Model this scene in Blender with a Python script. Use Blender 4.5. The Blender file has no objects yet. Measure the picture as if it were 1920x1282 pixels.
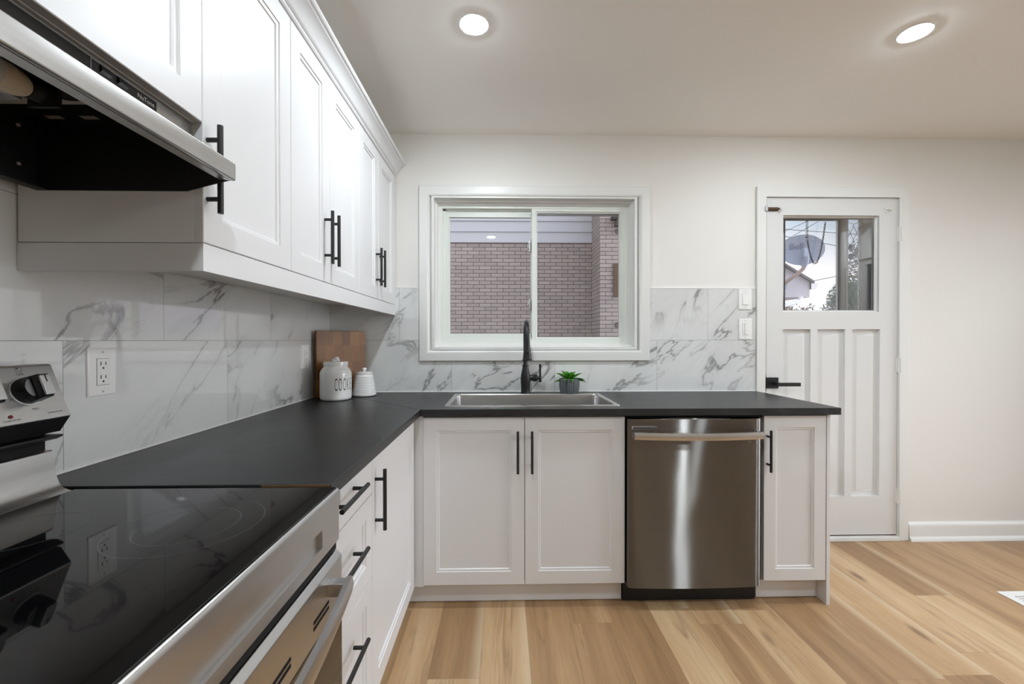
import bpy, bmesh, math, random
from math import pi, sin, cos, radians
from mathutils import Vector, Matrix

sc = bpy.context.scene
COL = sc.collection
random.seed(7)

# ------------------------------------------------------------------ camera, world, exposure
cam_d = bpy.data.cameras.new('camera')
cam = bpy.data.objects.new('camera', cam_d); COL.objects.link(cam)
YAW, PITCH, ROLL = 0.0210, 0.0064, -0.0006
fw = Vector((sin(YAW)*cos(PITCH), cos(YAW)*cos(PITCH), -sin(PITCH)))
rt = Vector((cos(YAW), -sin(YAW), 0)); up = rt.cross(fw)
r2 = rt*cos(ROLL)+up*sin(ROLL); u2 = -rt*sin(ROLL)+up*cos(ROLL)
M = Matrix.Identity(4)
for i in range(3):
    M[i][0], M[i][1], M[i][2] = r2[i], u2[i], -fw[i]
M.translation = Vector((0, 0, 1.2241))
cam.matrix_world = M
cam_d.sensor_width = 36.0
cam_d.lens = 36.0*798.26/1920
cam_d.shift_y = 1.56/1920
cam_d.clip_start = 0.02
sc.camera = cam

sc.view_settings.view_transform = 'Standard'
sc.view_settings.look = 'None'
sc.view_settings.exposure = 0.94
sc.view_settings.gamma = 1.0
sc.view_settings.use_curve_mapping = False
sc.cycles.max_bounces = 10
sc.cycles.diffuse_bounces = 6
sc.cycles.glossy_bounces = 5
sc.cycles.transparent_max_bounces = 12
sc.cycles.sample_clamp_indirect = 6.0
sc.cycles.use_denoising = True
sc.cycles.caustics_reflective = False
sc.cycles.caustics_refractive = False

LAMP = 252.0        # strength of each ceiling downlight
SKY = 1.0
ADDED_GLOW = 6.2

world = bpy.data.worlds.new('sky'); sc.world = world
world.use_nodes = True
wn = world.node_tree; wn.nodes.clear()
wo = wn.nodes.new('ShaderNodeOutputWorld'); wb = wn.nodes.new('ShaderNodeBackground')
tc = wn.nodes.new('ShaderNodeTexCoord'); sx = wn.nodes.new('ShaderNodeSeparateXYZ')
ns = wn.nodes.new('ShaderNodeTexNoise'); ns.inputs['Scale'].default_value = 5.0; ns.inputs['Detail'].default_value = 6
ma = wn.nodes.new('ShaderNodeMath'); ma.operation = 'MULTIPLY_ADD'; ma.inputs[1].default_value = 0.14; ma.inputs[2].default_value = -0.07
mb_ = wn.nodes.new('ShaderNodeMath'); mb_.operation = 'ADD'
rp = wn.nodes.new('ShaderNodeValToRGB')
rp.color_ramp.elements[0].position = 0.0; rp.color_ramp.elements[0].color = (0.78, 0.77, 0.80, 1)
rp.color_ramp.elements[1].position = 0.9; rp.color_ramp.elements[1].color = (0.62, 0.70, 0.85, 1)
e = rp.color_ramp.elements.new(0.13); e.color = (0.72, 0.72, 0.75, 1)
e = rp.color_ramp.elements.new(0.24); e.color = (0.38, 0.47, 0.57, 1)
e = rp.color_ramp.elements.new(0.42); e.color = (0.85, 0.88, 0.95, 1)
wn.links.new(tc.outputs['Generated'], sx.inputs[0]); wn.links.new(tc.outputs['Generated'], ns.inputs['Vector'])
wn.links.new(ns.outputs[0], ma.inputs[0]); wn.links.new(sx.outputs['Z'], mb_.inputs[0]); wn.links.new(ma.outputs[0], mb_.inputs[1])
wn.links.new(mb_.outputs[0], rp.inputs[0]); wn.links.new(rp.outputs[0], wb.inputs['Color'])
# added sky glow, out of view to the right, boosts daylight on the left tiles
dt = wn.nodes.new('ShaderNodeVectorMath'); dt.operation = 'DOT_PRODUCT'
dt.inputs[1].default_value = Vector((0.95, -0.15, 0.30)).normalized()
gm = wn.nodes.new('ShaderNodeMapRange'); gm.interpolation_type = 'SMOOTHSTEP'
for i_, v_ in enumerate((0.78, 1.0, SKY, SKY*ADDED_GLOW)): gm.inputs[i_+1].default_value = v_
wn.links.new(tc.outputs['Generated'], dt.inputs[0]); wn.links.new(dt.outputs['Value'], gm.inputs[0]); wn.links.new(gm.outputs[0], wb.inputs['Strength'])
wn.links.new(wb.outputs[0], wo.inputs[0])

# ------------------------------------------------------------------ materials
def srgb(r, g, b):
    def f(v):
        v /= 255.0
        return v/12.92 if v <= 0.04045 else ((v+0.055)/1.055)**2.4
    return (f(r), f(g), f(b), 1)

class NT:
    """tiny node-graph helper"""
    def __init__(s, name):
        s.m = bpy.data.materials.new(name); s.m.use_nodes = True
        s.t = s.m.node_tree; s.b = s.t.nodes['Principled BSDF']
    def n(s, typ, **kw):
        nd = s.t.nodes.new('ShaderNode'+typ)
        for k, v in kw.items():
            setattr(nd, k, v)
        return nd
    def put(s, sock, v):
        if hasattr(v, 'is_output') or isinstance(v, bpy.types.NodeSocket):
            s.t.links.new(v, sock)
        else:
            sock.default_value = v
    def math(s, op, a, b=None, c=None, clamp=False):
        nd = s.n('Math', operation=op, use_clamp=clamp)
        for i, v in enumerate((a, b, c)):
            if v is not None: s.put(nd.inputs[i], v)
        return nd.outputs[0]
    def comb(s, x=0.0, y=0.0, z=0.0):
        nd = s.n('CombineXYZ')
        for i, v in enumerate((x, y, z)): s.put(nd.inputs[i], v)
        return nd.outputs[0]
    def noise(s, vec, scale, detail=4.0, rough=0.5, dist=0.0):
        nd = s.n('TexNoise'); s.put(nd.inputs['Vector'], vec)
        nd.inputs['Scale'].default_value = scale; nd.inputs['Detail'].default_value = detail
        nd.inputs['Roughness'].default_value = rough; nd.inputs['Distortion'].default_value = dist
        return nd.outputs[0]
    def ramp(s, v, stops):
        nd = s.n('ValToRGB'); el = nd.color_ramp.elements
        el[0].position, el[0].color = stops[0]; el[1].position, el[1].color = stops[-1]
        for p, c in stops[1:-1]:
            e = el.new(p); e.color = c
        s.put(nd.inputs[0], v); return nd.outputs[0]
    def smooth(s, v, a, b, lo=0.0, hi=1.0):
        nd = s.n('MapRange', interpolation_type='SMOOTHSTEP')
        s.put(nd.inputs[0], v)
        for i, q in enumerate((a, b, lo, hi)): s.put(nd.inputs[i+1], q)
        return nd.outputs[0]
    def mix(s, f, a, b):
        nd = s.n('Mix', data_type='RGBA')
        s.put(nd.inputs[0], f); s.put(nd.inputs[6], a); s.put(nd.inputs[7], b)
        return nd.outputs[2]
    def white(s, vec):
        nd = s.n('TexWhiteNoise', noise_dimensions='3D'); s.put(nd.inputs['Vector'], vec)
        return nd.outputs['Value'], nd.outputs['Color']
    def bump(s, h, strength=0.2, dist=0.01):
        nd = s.n('Bump'); nd.inputs['Strength'].default_value = strength; nd.inputs['Distance'].default_value = dist
        s.put(nd.inputs['Height'], h); s.t.links.new(nd.outputs[0], s.b.inputs['Normal'])
    def objxyz(s):
        t = s.n('TexCoord'); x = s.n('SeparateXYZ'); s.t.links.new(t.outputs['Object'], x.inputs[0])
        return t.outputs['Object'], x.outputs[0], x.outputs[1], x.outputs[2]
    def worldxyz(s):
        t = s.n('NewGeometry'); x = s.n('SeparateXYZ'); s.t.links.new(t.outputs['Position'], x.inputs[0])
        return t.outputs['Position'], x.outputs[0], x.outputs[1], x.outputs[2]

def simple(name, color, rough=0.5, metal=0.0, spec=None, bump=None, var=0.0, var_scale=8.0, coat=0.0):
    k = NT(name); b = k.b
    b.inputs['Roughness'].default_value = rough; b.inputs['Metallic'].default_value = metal
    if spec is not None: b.inputs['Specular IOR Level'].default_value = spec
    if coat: b.inputs['Coat Weight'].default_value = coat; b.inputs['Coat Roughness'].default_value = 0.05
    if var or bump:
        v, x, y, z = k.objxyz()
    if var:
        d = tuple(c*(1-var) for c in color[:3])+(1,)
        k.put(b.inputs['Base Color'], k.mix(k.noise(v, var_scale, 5), d, color))
    else:
        b.inputs['Base Color'].default_value = color
    if bump: k.bump(k.noise(v, bump[0], 4), bump[1], 0.004)
    return k.m

def emissive(name, color, strength):
    k = NT(name); k.b.inputs['Base Color'].default_value = (0.8, 0.8, 0.8, 1)
    k.b.inputs['Emission Color'].default_value = color; k.b.inputs['Emission Strength'].default_value = strength
    return k.m

def thin_glass(name, tint=(1, 1, 1, 1), boost=0.0):
    k = NT(name); t = k.t
    t.nodes.remove(k.b)
    out = [n for n in t.nodes if n.type == 'OUTPUT_MATERIAL'][0]
    tr = k.n('BsdfTransparent'); tr.inputs[0].default_value = tint
    gl = k.n('BsdfGlossy'); gl.inputs['Roughness'].default_value = 0.0
    fr = k.n('Fresnel'); fr.inputs[0].default_value = 1.45
    mx = k.n('MixShader')
    f = k.math('MULTIPLY_ADD', fr.outputs[0], 1.6, boost, clamp=True)
    t.links.new(f, mx.inputs[0]); t.links.new(tr.outputs[0], mx.inputs[1]); t.links.new(gl.outputs[0], mx.inputs[2])
    t.links.new(mx.outputs[0], out.inputs[0])
    return k.m

def brushed(name, color, rough=0.3, along='X', aniso=0.0, streak=0.06, groove=0.0):
    """brushed metal: fine lines that run along one object axis"""
    k = NT(name); b = k.b
    v, x, y, z = k.objxyz()
    sc_ = {'X': (2, 260, 260), 'Y': (260, 2, 260), 'Z': (260, 260, 2)}[along]
    q = k.comb(k.math('MULTIPLY', x, sc_[0]), k.math('MULTIPLY', y, sc_[1]), k.math('MULTIPLY', z, sc_[2]))
    n = k.noise(q, 1.0, 3)
    d = tuple(c*0.86 for c in color[:3])+(1,)
    k.put(b.inputs['Base Color'], k.mix(n, d, color))
    b.inputs['Metallic'].default_value = 1.0
    k.put(b.inputs['Roughness'], k.math('MULTIPLY_ADD', n, streak, rough))
    if aniso:
        tg = k.n('Tangent', direction_type='RADIAL', axis='Z')
        k.t.links.new(tg.outputs[0], b.inputs['Tangent'])
        b.inputs['Anisotropic'].default_value = aniso
        b.inputs['Anisotropic Rotation'].default_value = 0.25
    if groove:       # long brush grain: the reflection is drawn out at right angles to the lines
        g = k.n('BsdfAnisotropic'); g.inputs['Roughness'].default_value = rough
        g.inputs['Anisotropy'].default_value = groove; g.inputs['Rotation'].default_value = 0.0
        k.put(g.inputs['Color'], k.mix(n, d, color)); k.t.links.new(tg.outputs[0], g.inputs['Tangent'])
        bp = k.n('Bump'); bp.inputs['Strength'].default_value = 1.0; bp.inputs['Distance'].default_value = 0.004
        k.put(bp.inputs['Height'], k.noise(k.comb(k.math('MULTIPLY', x, 2.2), 0.0, k.math('MULTIPLY', z, 2.6)), 1.0, 1))
        k.t.links.new(bp.outputs[0], g.inputs['Normal'])
        out = [q_ for q_ in k.t.nodes if q_.type == 'OUTPUT_MATERIAL'][0]
        k.t.links.new(g.outputs[0], out.inputs[0])
    return k.m

def marble(name, axis, u0, L, z0=0.9130, H=0.3103):
    """polished marble-look wall tile laid in running bond; axis 0: tiles run along X, 1: along Y"""
    k = NT(name); b = k.b
    v, x, y, z = k.worldxyz()
    u = (x, y)[axis]
    rz = k.math('DIVIDE', k.math('SUBTRACT', z, z0), H)
    row = k.math('FLOOR', rz); fz = k.math('FRACT', rz)
    sh = k.math('MULTIPLY', k.math('MODULO', k.math('ADD', row, 10.0), 2.0), 0.5)
    ru = k.math('SUBTRACT', k.math('DIVIDE', k.math('SUBTRACT', u, u0), L), sh)
    colm = k.math('FLOOR', ru); fu = k.math('FRACT', ru)
    du = k.math('MULTIPLY', k.math('MINIMUM', fu, k.math('SUBTRACT', 1.0, fu)), L)
    dz = k.math('MULTIPLY', k.math('MINIMUM', fz, k.math('SUBTRACT', 1.0, fz)), H)
    grout = k.math('LESS_THAN', k.math('MINIMUM', du, dz), 0.0009)
    rv, rc = k.white(k.comb(row, colm, 11.0))
    sp = k.n('SeparateXYZ'); k.t.links.new(rc, sp.inputs[0])
    # vein space: sheared so that veins climb to the right, different on each tile
    a = radians(40)
    pu = k.math('ADD', k.math('MULTIPLY', u, cos(a)), k.math('MULTIPLY', z, sin(a)))
    pv = k.math('SUBTRACT', k.math('MULTIPLY', z, cos(a)), k.math('MULTIPLY', u, sin(a)))
    q = k.comb(k.math('MULTIPLY_ADD', sp.outputs[0], 23.0, k.math('MULTIPLY', pu, 0.75)),
               k.math('MULTIPLY_ADD', sp.outputs[1], 31.0, k.math('MULTIPLY', pv, 1.95)), k.math('MULTIPLY', sp.outputs[2], 17.0))
    n1 = k.noise(q, 1.5, 8, 0.57, 0.8)
    v1 = k.smooth(k.math('ABSOLUTE', k.math('SUBTRACT', n1, 0.5)), 0.0, 0.018, 1.0, 0.0)
    n2 = k.noise(q, 3.4, 9, 0.66, 1.3)
    v2 = k.smooth(k.math('ABSOLUTE', k.math('SUBTRACT', n2, 0.46)), 0.0, 0.014, 1.0, 0.0)
    msk = k.smooth(k.noise(q, 1.3, 3), 0.41, 0.63)
    msk2 = k.smooth(k.noise(k.comb(pu, pv, sp.outputs[0]), 4.0, 3), 0.42, 0.64)
    veil = k.smooth(k.math('ABSOLUTE', k.math('SUBTRACT', n1, 0.5)), 0.0, 0.13, 1.0, 0.0)
    f = k.math('ADD', k.math('MULTIPLY', k.math('MULTIPLY', v1, msk), 0.70), k.math('MULTIPLY', k.math('MULTIPLY', v2, msk2), 0.15))
    f = k.math('ADD', f, k.math('MULTIPLY', k.math('MULTIPLY', veil, msk), 0.15), clamp=True)
    cloud = k.noise(q, 0.9, 4)
    base = k.mix(cloud, srgb(220, 222, 222), srgb(234, 235, 233))
    c = k.mix(f, base, srgb(118, 118, 120))
    c = k.mix(grout, c, srgb(150, 151, 151))
    k.put(b.inputs['Base Color'], c)
    k.put(b.inputs['Roughness'], k.math('MULTIPLY_ADD', grout, 0.5, 0.025))
    b.inputs['Specular IOR Level'].default_value = 0.8
    b.inputs['Coat Weight'].default_value = 0.8; b.inputs['Coat IOR'].default_value = 1.6; b.inputs['Coat Roughness'].default_value = 0.01
    k.bump(k.math('SUBTRACT', 1.0, grout), 0.35, 0.001)
    return k.m

def plank_floor(name):
    k = NT(name); b = k.b
    v, x, y, z = k.worldxyz()
    Wd, Ln = 0.1872, 1.52
    rx = k.math('DIVIDE', k.math('ADD', x, 0.0865+20*Wd), Wd)
    ci = k.math('FLOOR', rx); fx = k.math('FRACT', rx)
    r0, _ = k.white(k.comb(ci, 5.0, 1.0))
    ry = k.math('ADD', k.math('DIVIDE', k.math('ADD', y, 30.0), Ln), k.math('MULTIPLY', r0, 3.7))
    ri = k.math('FLOOR', ry); fy = k.math('FRACT', ry)
    rv, rc = k.white(k.comb(ci, ri, 9.0)); sp = k.n('SeparateXYZ'); k.t.links.new(rc, sp.inputs[0])
    off = k.math('MULTIPLY', rv, 60.0)
    gx = k.math('ADD', x, off)
    # long soft bands along the board
    band = k.noise(k.comb(k.math('MULTIPLY', gx, 9.0), k.math('MULTIPLY', y, 0.55), off), 1.0, 4, 0.6, 0.5)
    # cathedral figure + fine grain
    fig = k.noise(k.comb(k.math('MULTIPLY', gx, 26.0), k.math('MULTIPLY', y, 1.9), off), 1.0, 5, 0.6, 1.2)
    grain = k.noise(k.comb(k.math('MULTIPLY', gx, 330.0), k.math('MULTIPLY', y, 9.0), off), 1.0, 3, 0.6)
    tone = k.math('ADD', k.math('MULTIPLY', sp.outputs[0], 0.34), k.math('MULTIPLY', band, 0.72))
    base = k.ramp(tone, [(0.18, srgb(128, 98, 70)), (0.40, srgb(158, 124, 88)), (0.60, srgb(184, 150, 111)), (0.84, srgb(208, 180, 142))])
    base = k.mix(k.smooth(fig, 0.50, 0.74, 0.0, 0.55), base, srgb(122, 94, 68))
    base = k.mix(k.smooth(grain, 0.5, 0.75, 0.0, 0.28), base, srgb(120, 90, 64))
    # knots
    vo = k.n('TexVoronoi', feature='F1'); vo.inputs['Scale'].default_value = 1.0
    k.put(vo.inputs['Vector'], k.comb(k.math('MULTIPLY', gx, 5.5), k.math('MULTIPLY', y, 1.7), off))
    kn = k.smooth(vo.outputs['Distance'], 0.03, 0.14, 0.75, 0.0)
    base = k.mix(kn, base, srgb(104, 78, 56))
    # pale sapwood edge on some boards
    ed = k.math('MULTIPLY', k.smooth(fx, 0.72, 1.0), k.math('GREATER_THAN', sp.outputs[1], 0.72))
    base = k.mix(k.math('MULTIPLY', ed, 0.45), base, srgb(222, 203, 172))
    dx = k.math('MULTIPLY', k.math('MINIMUM', fx, k.math('SUBTRACT', 1.0, fx)), Wd)
    dy = k.math('MULTIPLY', k.math('MINIMUM', fy, k.math('SUBTRACT', 1.0, fy)), Ln)
    gap = k.math('LESS_THAN', k.math('MINIMUM', dx, dy), 0.0007)
    base = k.mix(k.math('MULTIPLY', gap, 0.45), base, srgb(96, 72, 50))
    k.put(b.inputs['Base Color'], base)
    k.put(b.inputs['Roughness'], k.math('MULTIPLY_ADD', grain, 0.12, 0.34))
    k.bump(k.math('SUBTRACT', grain, k.math('MULTIPLY', gap, 2.0)), 0.06, 0.002)
    return k.m

def brick_mat(name, c1, c2, mortar):
    k = NT(name); b = k.b
    v, x, y, z = k.worldxyz()
    g = k.n('NewGeometry'); s = k.n('SeparateXYZ'); k.t.links.new(g.outputs['Normal'], s.inputs[0])
    ax = k.math('ABSOLUTE', s.outputs[0]); ay = k.math('SUBTRACT', 1.0, ax)
    u = k.math('ADD', k.math('MULTIPLY', x, ay), k.math('MULTIPLY', y, ax))
    br = k.n('TexBrick'); br.offset = 0.5; br.offset_frequency = 2
    k.put(br.inputs['Vector'], k.comb(u, z, 0.0))
    br.inputs['Scale'].default_value = 1.0; br.inputs['Mortar Size'].default_value = 0.0048
    br.inputs['Brick Width'].default_value = 0.215; br.inputs['Row Height'].default_value = 0.0677
    br.inputs['Mortar Smooth'].default_value = 0.1; br.inputs['Bias'].default_value = 0.0
    br.inputs['Color1'].default_value = c1; br.inputs['Color2'].default_value = c2; br.inputs['Mortar'].default_value = mortar
    n = k.noise(v, 40.0, 4)
    cc = k.mix(k.math('MULTIPLY', n, 0.3), br.outputs['Color'], srgb(110, 98, 94))
    k.put(b.inputs['Base Color'], cc)
    b.inputs['Roughness'].default_value = 0.9
    k.bump(k.math('SUBTRACT', 1.0, br.outputs['Fac']), 0.5, 0.006)
    return k.m

def butcher(name):
    """end-jointed butcher block in the board's own axes: x width, z height"""
    k = NT(name); b = k.b
    v, x, y, z = k.objxyz()
    cz = k.math('FLOOR', k.math('DIVIDE', z, 0.094))
    ro, _ = k.white(k.comb(cz, 2.0, 4.0))
    cx = k.math('FLOOR', k.math('ADD', k.math('DIVIDE', x, 0.052), k.math('MULTIPLY', ro, 5.0)))
    rv, rc = k.white(k.comb(cx, cz, 1.0))
    g = k.noise(k.comb(k.math('MULTIPLY', k.math('ADD', x, k.math('MULTIPLY', rv, 9.0)), 110.0), y, k.math('MULTIPLY', z, 14.0)), 1.0, 4, 0.6, 0.8)
    base = k.ramp(k.math('ADD', k.math('MULTIPLY', rv, 0.7), k.math('MULTIPLY', g, 0.45)),
                  [(0.15, srgb(106, 64, 16)), (0.5, srgb(132, 84, 24)), (0.95, srgb(162, 112, 40))])
    k.put(b.inputs['Base Color'], base); b.inputs['Roughness'].default_value = 0.42
    return k.m

def laminate(name):
    k = NT(name); b = k.b
    v, x, y, z = k.worldxyz()
    n = k.noise(v, 9.0, 7, 0.65, 0.6); n2 = k.noise(v, 420.0, 2)
    base = k.mix(k.smooth(n, 0.35, 0.75), srgb(27, 28, 29), srgb(42, 43, 45))
    base = k.mix(k.smooth(n2, 0.62, 0.8, 0.0, 0.25), base, srgb(92, 92, 94))
    k.put(b.inputs['Base Color'], base)
    k.put(b.inputs['Roughness'], k.math('MULTIPLY_ADD', n, 0.14, 0.30))
    k.bump(n2, 0.05, 0.001)
    return k.m

def paint(name, color, rough=0.55, scale=180.0, strength=0.03):
    k = NT(name); v, x, y, z = k.worldxyz()
    k.b.inputs['Roughness'].default_value = rough
    d = tuple(c*0.97 for c in color[:3])+(1,)
    k.put(k.b.inputs['Base Color'], k.mix(k.noise(v, 2.0, 3), d, color))
    k.bump(k.noise(v, scale, 3), strength, 0.002)
    return k.m

MAT = {}
MAT['wall'] = paint('warm_white_wall_paint', srgb(233, 231, 226))
MAT['ceiling'] = paint('ceiling_paint', srgb(248, 245, 240), 0.8, 120, 0.05)
MAT['trim'] = simple('white_trim_paint', srgb(229, 229, 226), 0.35)
MAT['door_paint'] = simple('white_door_paint', srgb(221, 221, 220), 0.38, var=0.03, var_scale=3)
MAT['vinyl'] = simple('window_vinyl', srgb(228, 232, 226), 0.35)
MAT['cabinet'] = simple('white_cabinet_foil', srgb(219, 219, 220), 0.36)
MAT['carcass'] = simple('white_melamine', srgb(226, 226, 224), 0.5)
MAT['black'] = simple('matte_black_metal', srgb(22, 22, 23), 0.38)
MAT['black_paint'] = simple('black_enamel', srgb(14, 14, 15), 0.5)
MAT['black_plastic'] = simple('black_plastic', srgb(20, 20, 21), 0.3)
MAT['dark'] = simple('dark_void', srgb(8, 8, 8), 0.9)
MAT['tile_left'] = marble('marble_tile_left', 1, 1.018, 0.594)
MAT['tile_back'] = marble('marble_tile_back', 0, 0.310, 0.617)
MAT['floor'] = plank_floor('oak_plank_floor')
MAT['laminate'] = laminate('black_laminate')
MAT['caulk'] = simple('white_caulk', srgb(235, 235, 233), 0.4)
MAT['chip'] = simple('raw_chipboard', srgb(122, 94, 60), 0.9, var=0.5, var_scale=300)
MAT['steel_y'] = brushed('brushed_steel_range', (0.60, 0.59, 0.58, 1), 0.27, 'Y')
MAT['steel_dw'] = brushed('brushed_steel_dishwasher', (0.27, 0.26, 0.25, 1), 0.27, 'X', 1.0, 0.0, 0.88)
MAT['steel_sink'] = brushed('brushed_steel_sink', (0.66, 0.65, 0.64, 1), 0.24, 'X')
MAT['satin'] = simple('satin_steel', (0.64, 0.635, 0.63, 1), 0.24, 1.0)
MAT['chrome'] = simple('chrome', (0.75, 0.75, 0.76, 1), 0.12, 1.0)
MAT['alu'] = simple('satin_aluminium', (0.62, 0.62, 0.63, 1), 0.35, 1.0)
MAT['cooktop'] = simple('black_ceramic_glass', srgb(7, 7, 8), 0.03, spec=0.5)
MAT['ring'] = simple('printed_burner_ring', srgb(62, 62, 64), 0.15)
MAT['oven_glass'] = simple('dark_oven_glass', srgb(16, 13, 11), 0.04, spec=0.7)
MAT['grey_ink'] = simple('grey_lettering', srgb(70, 70, 72), 0.5)
MAT['white_ink'] = simple('white_lettering', srgb(215, 215, 215), 0.5)
MAT['black_ink'] = simple('black_lettering', srgb(20, 20, 20), 0.5)
MAT['red'] = simple('red_lens', srgb(110, 16, 18), 0.2)
MAT['ceramic'] = simple('white_glazed_ceramic', srgb(228, 228, 226), 0.16, coat=0.4)
MAT['device'] = simple('white_device_plastic', srgb(238, 238, 236), 0.28)
MAT['slot'] = simple('socket_slot', srgb(40, 38, 38), 0.6)
MAT['butcher'] = butcher('butcher_block')
MAT['pot'] = simple('grey_ribbed_pot', srgb(112, 118, 120), 0.7, var=0.3, var_scale=60)
MAT['leaf'] = simple('green_succulent_leaf', srgb(92, 172, 48), 0.4, var=0.45, var_scale=30)
MAT['leaf_dark'] = simple('dark_green_leaf', srgb(52, 122, 52), 0.4, var=0.4, var_scale=30)
MAT['soil'] = simple('potting_soil', srgb(46, 36, 28), 0.95)
MAT['glass'] = thin_glass('window_glass')
MAT['brick'] = brick_mat('pinkish_brick', srgb(164, 151, 146), srgb(146, 135, 132), srgb(52, 48, 46))
MAT['siding'] = simple('pale_blue_grey_siding', srgb(172, 172, 176), 0.6)
MAT['stucco'] = simple('grey_soffit_boards', srgb(188, 184, 192), 0.8)
MAT['shingle'] = simple('grey_shingle', srgb(120, 118, 124), 0.9, var=0.3, var_scale=12)
MAT['rust'] = simple('brown_weathered_wood', srgb(96, 74, 56), 0.8, var=0.4, var_scale=30)
MAT['dish'] = simple('grey_dish_enamel', srgb(150, 160, 180), 0.5)
MAT['dish_arm'] = simple('weathered_dish_arm', srgb(182, 160, 154), 0.6)
MAT['dish_ink'] = simple('dish_lettering', srgb(112, 122, 144), 0.6)
MAT['wire'] = simple('dark_wire', srgb(70, 70, 84), 0.7)
MAT['foliage'] = simple('tree_foliage', srgb(78, 116, 104), 0.8, var=0.4, var_scale=3)
MAT['foliage_blue'] = simple('conifer_foliage', srgb(90, 112, 128), 0.8, var=0.4, var_scale=3)
MAT['foliage_brown'] = simple('autumn_foliage', srgb(120, 98, 92), 0.8, var=0.4, var_scale=3)
MAT['bark'] = simple('tree_bark', srgb(84, 72, 64), 0.9)
MAT['storm'] = simple('white_aluminium', srgb(240, 243, 248), 0.4)
MAT['lead'] = simple('lead_came', srgb(52, 50, 52), 0.5)
MAT['ground'] = simple('driveway_concrete', srgb(140, 138, 134), 0.9, var=0.2, var_scale=3)
MAT['bulb'] = simple('frosted_bulb', srgb(214, 221, 236), 0.35)
MAT['bulb_neck'] = simple('cream_bulb_neck', srgb(226, 219, 204), 0.4)
MAT['grey_panel'] = simple('grey_painted_steel', srgb(170, 170, 170), 0.45)
MAT['lens'] = emissive('lamp_lens', (0.845, 0.935, 1.0, 1), LAMP)
MAT['light_ring'] = simple('white_lamp_trim', srgb(240, 240, 238), 0.4)
MAT['wood_edge'] = simple('dark_gap_wood', srgb(92, 52, 34), 0.8)

# ------------------------------------------------------------------ mesh builders
def origin_of(p):
    v = Vector((0, 0, 0))
    while p is not None:
        v += p.location; p = p.parent
    return v

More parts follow.
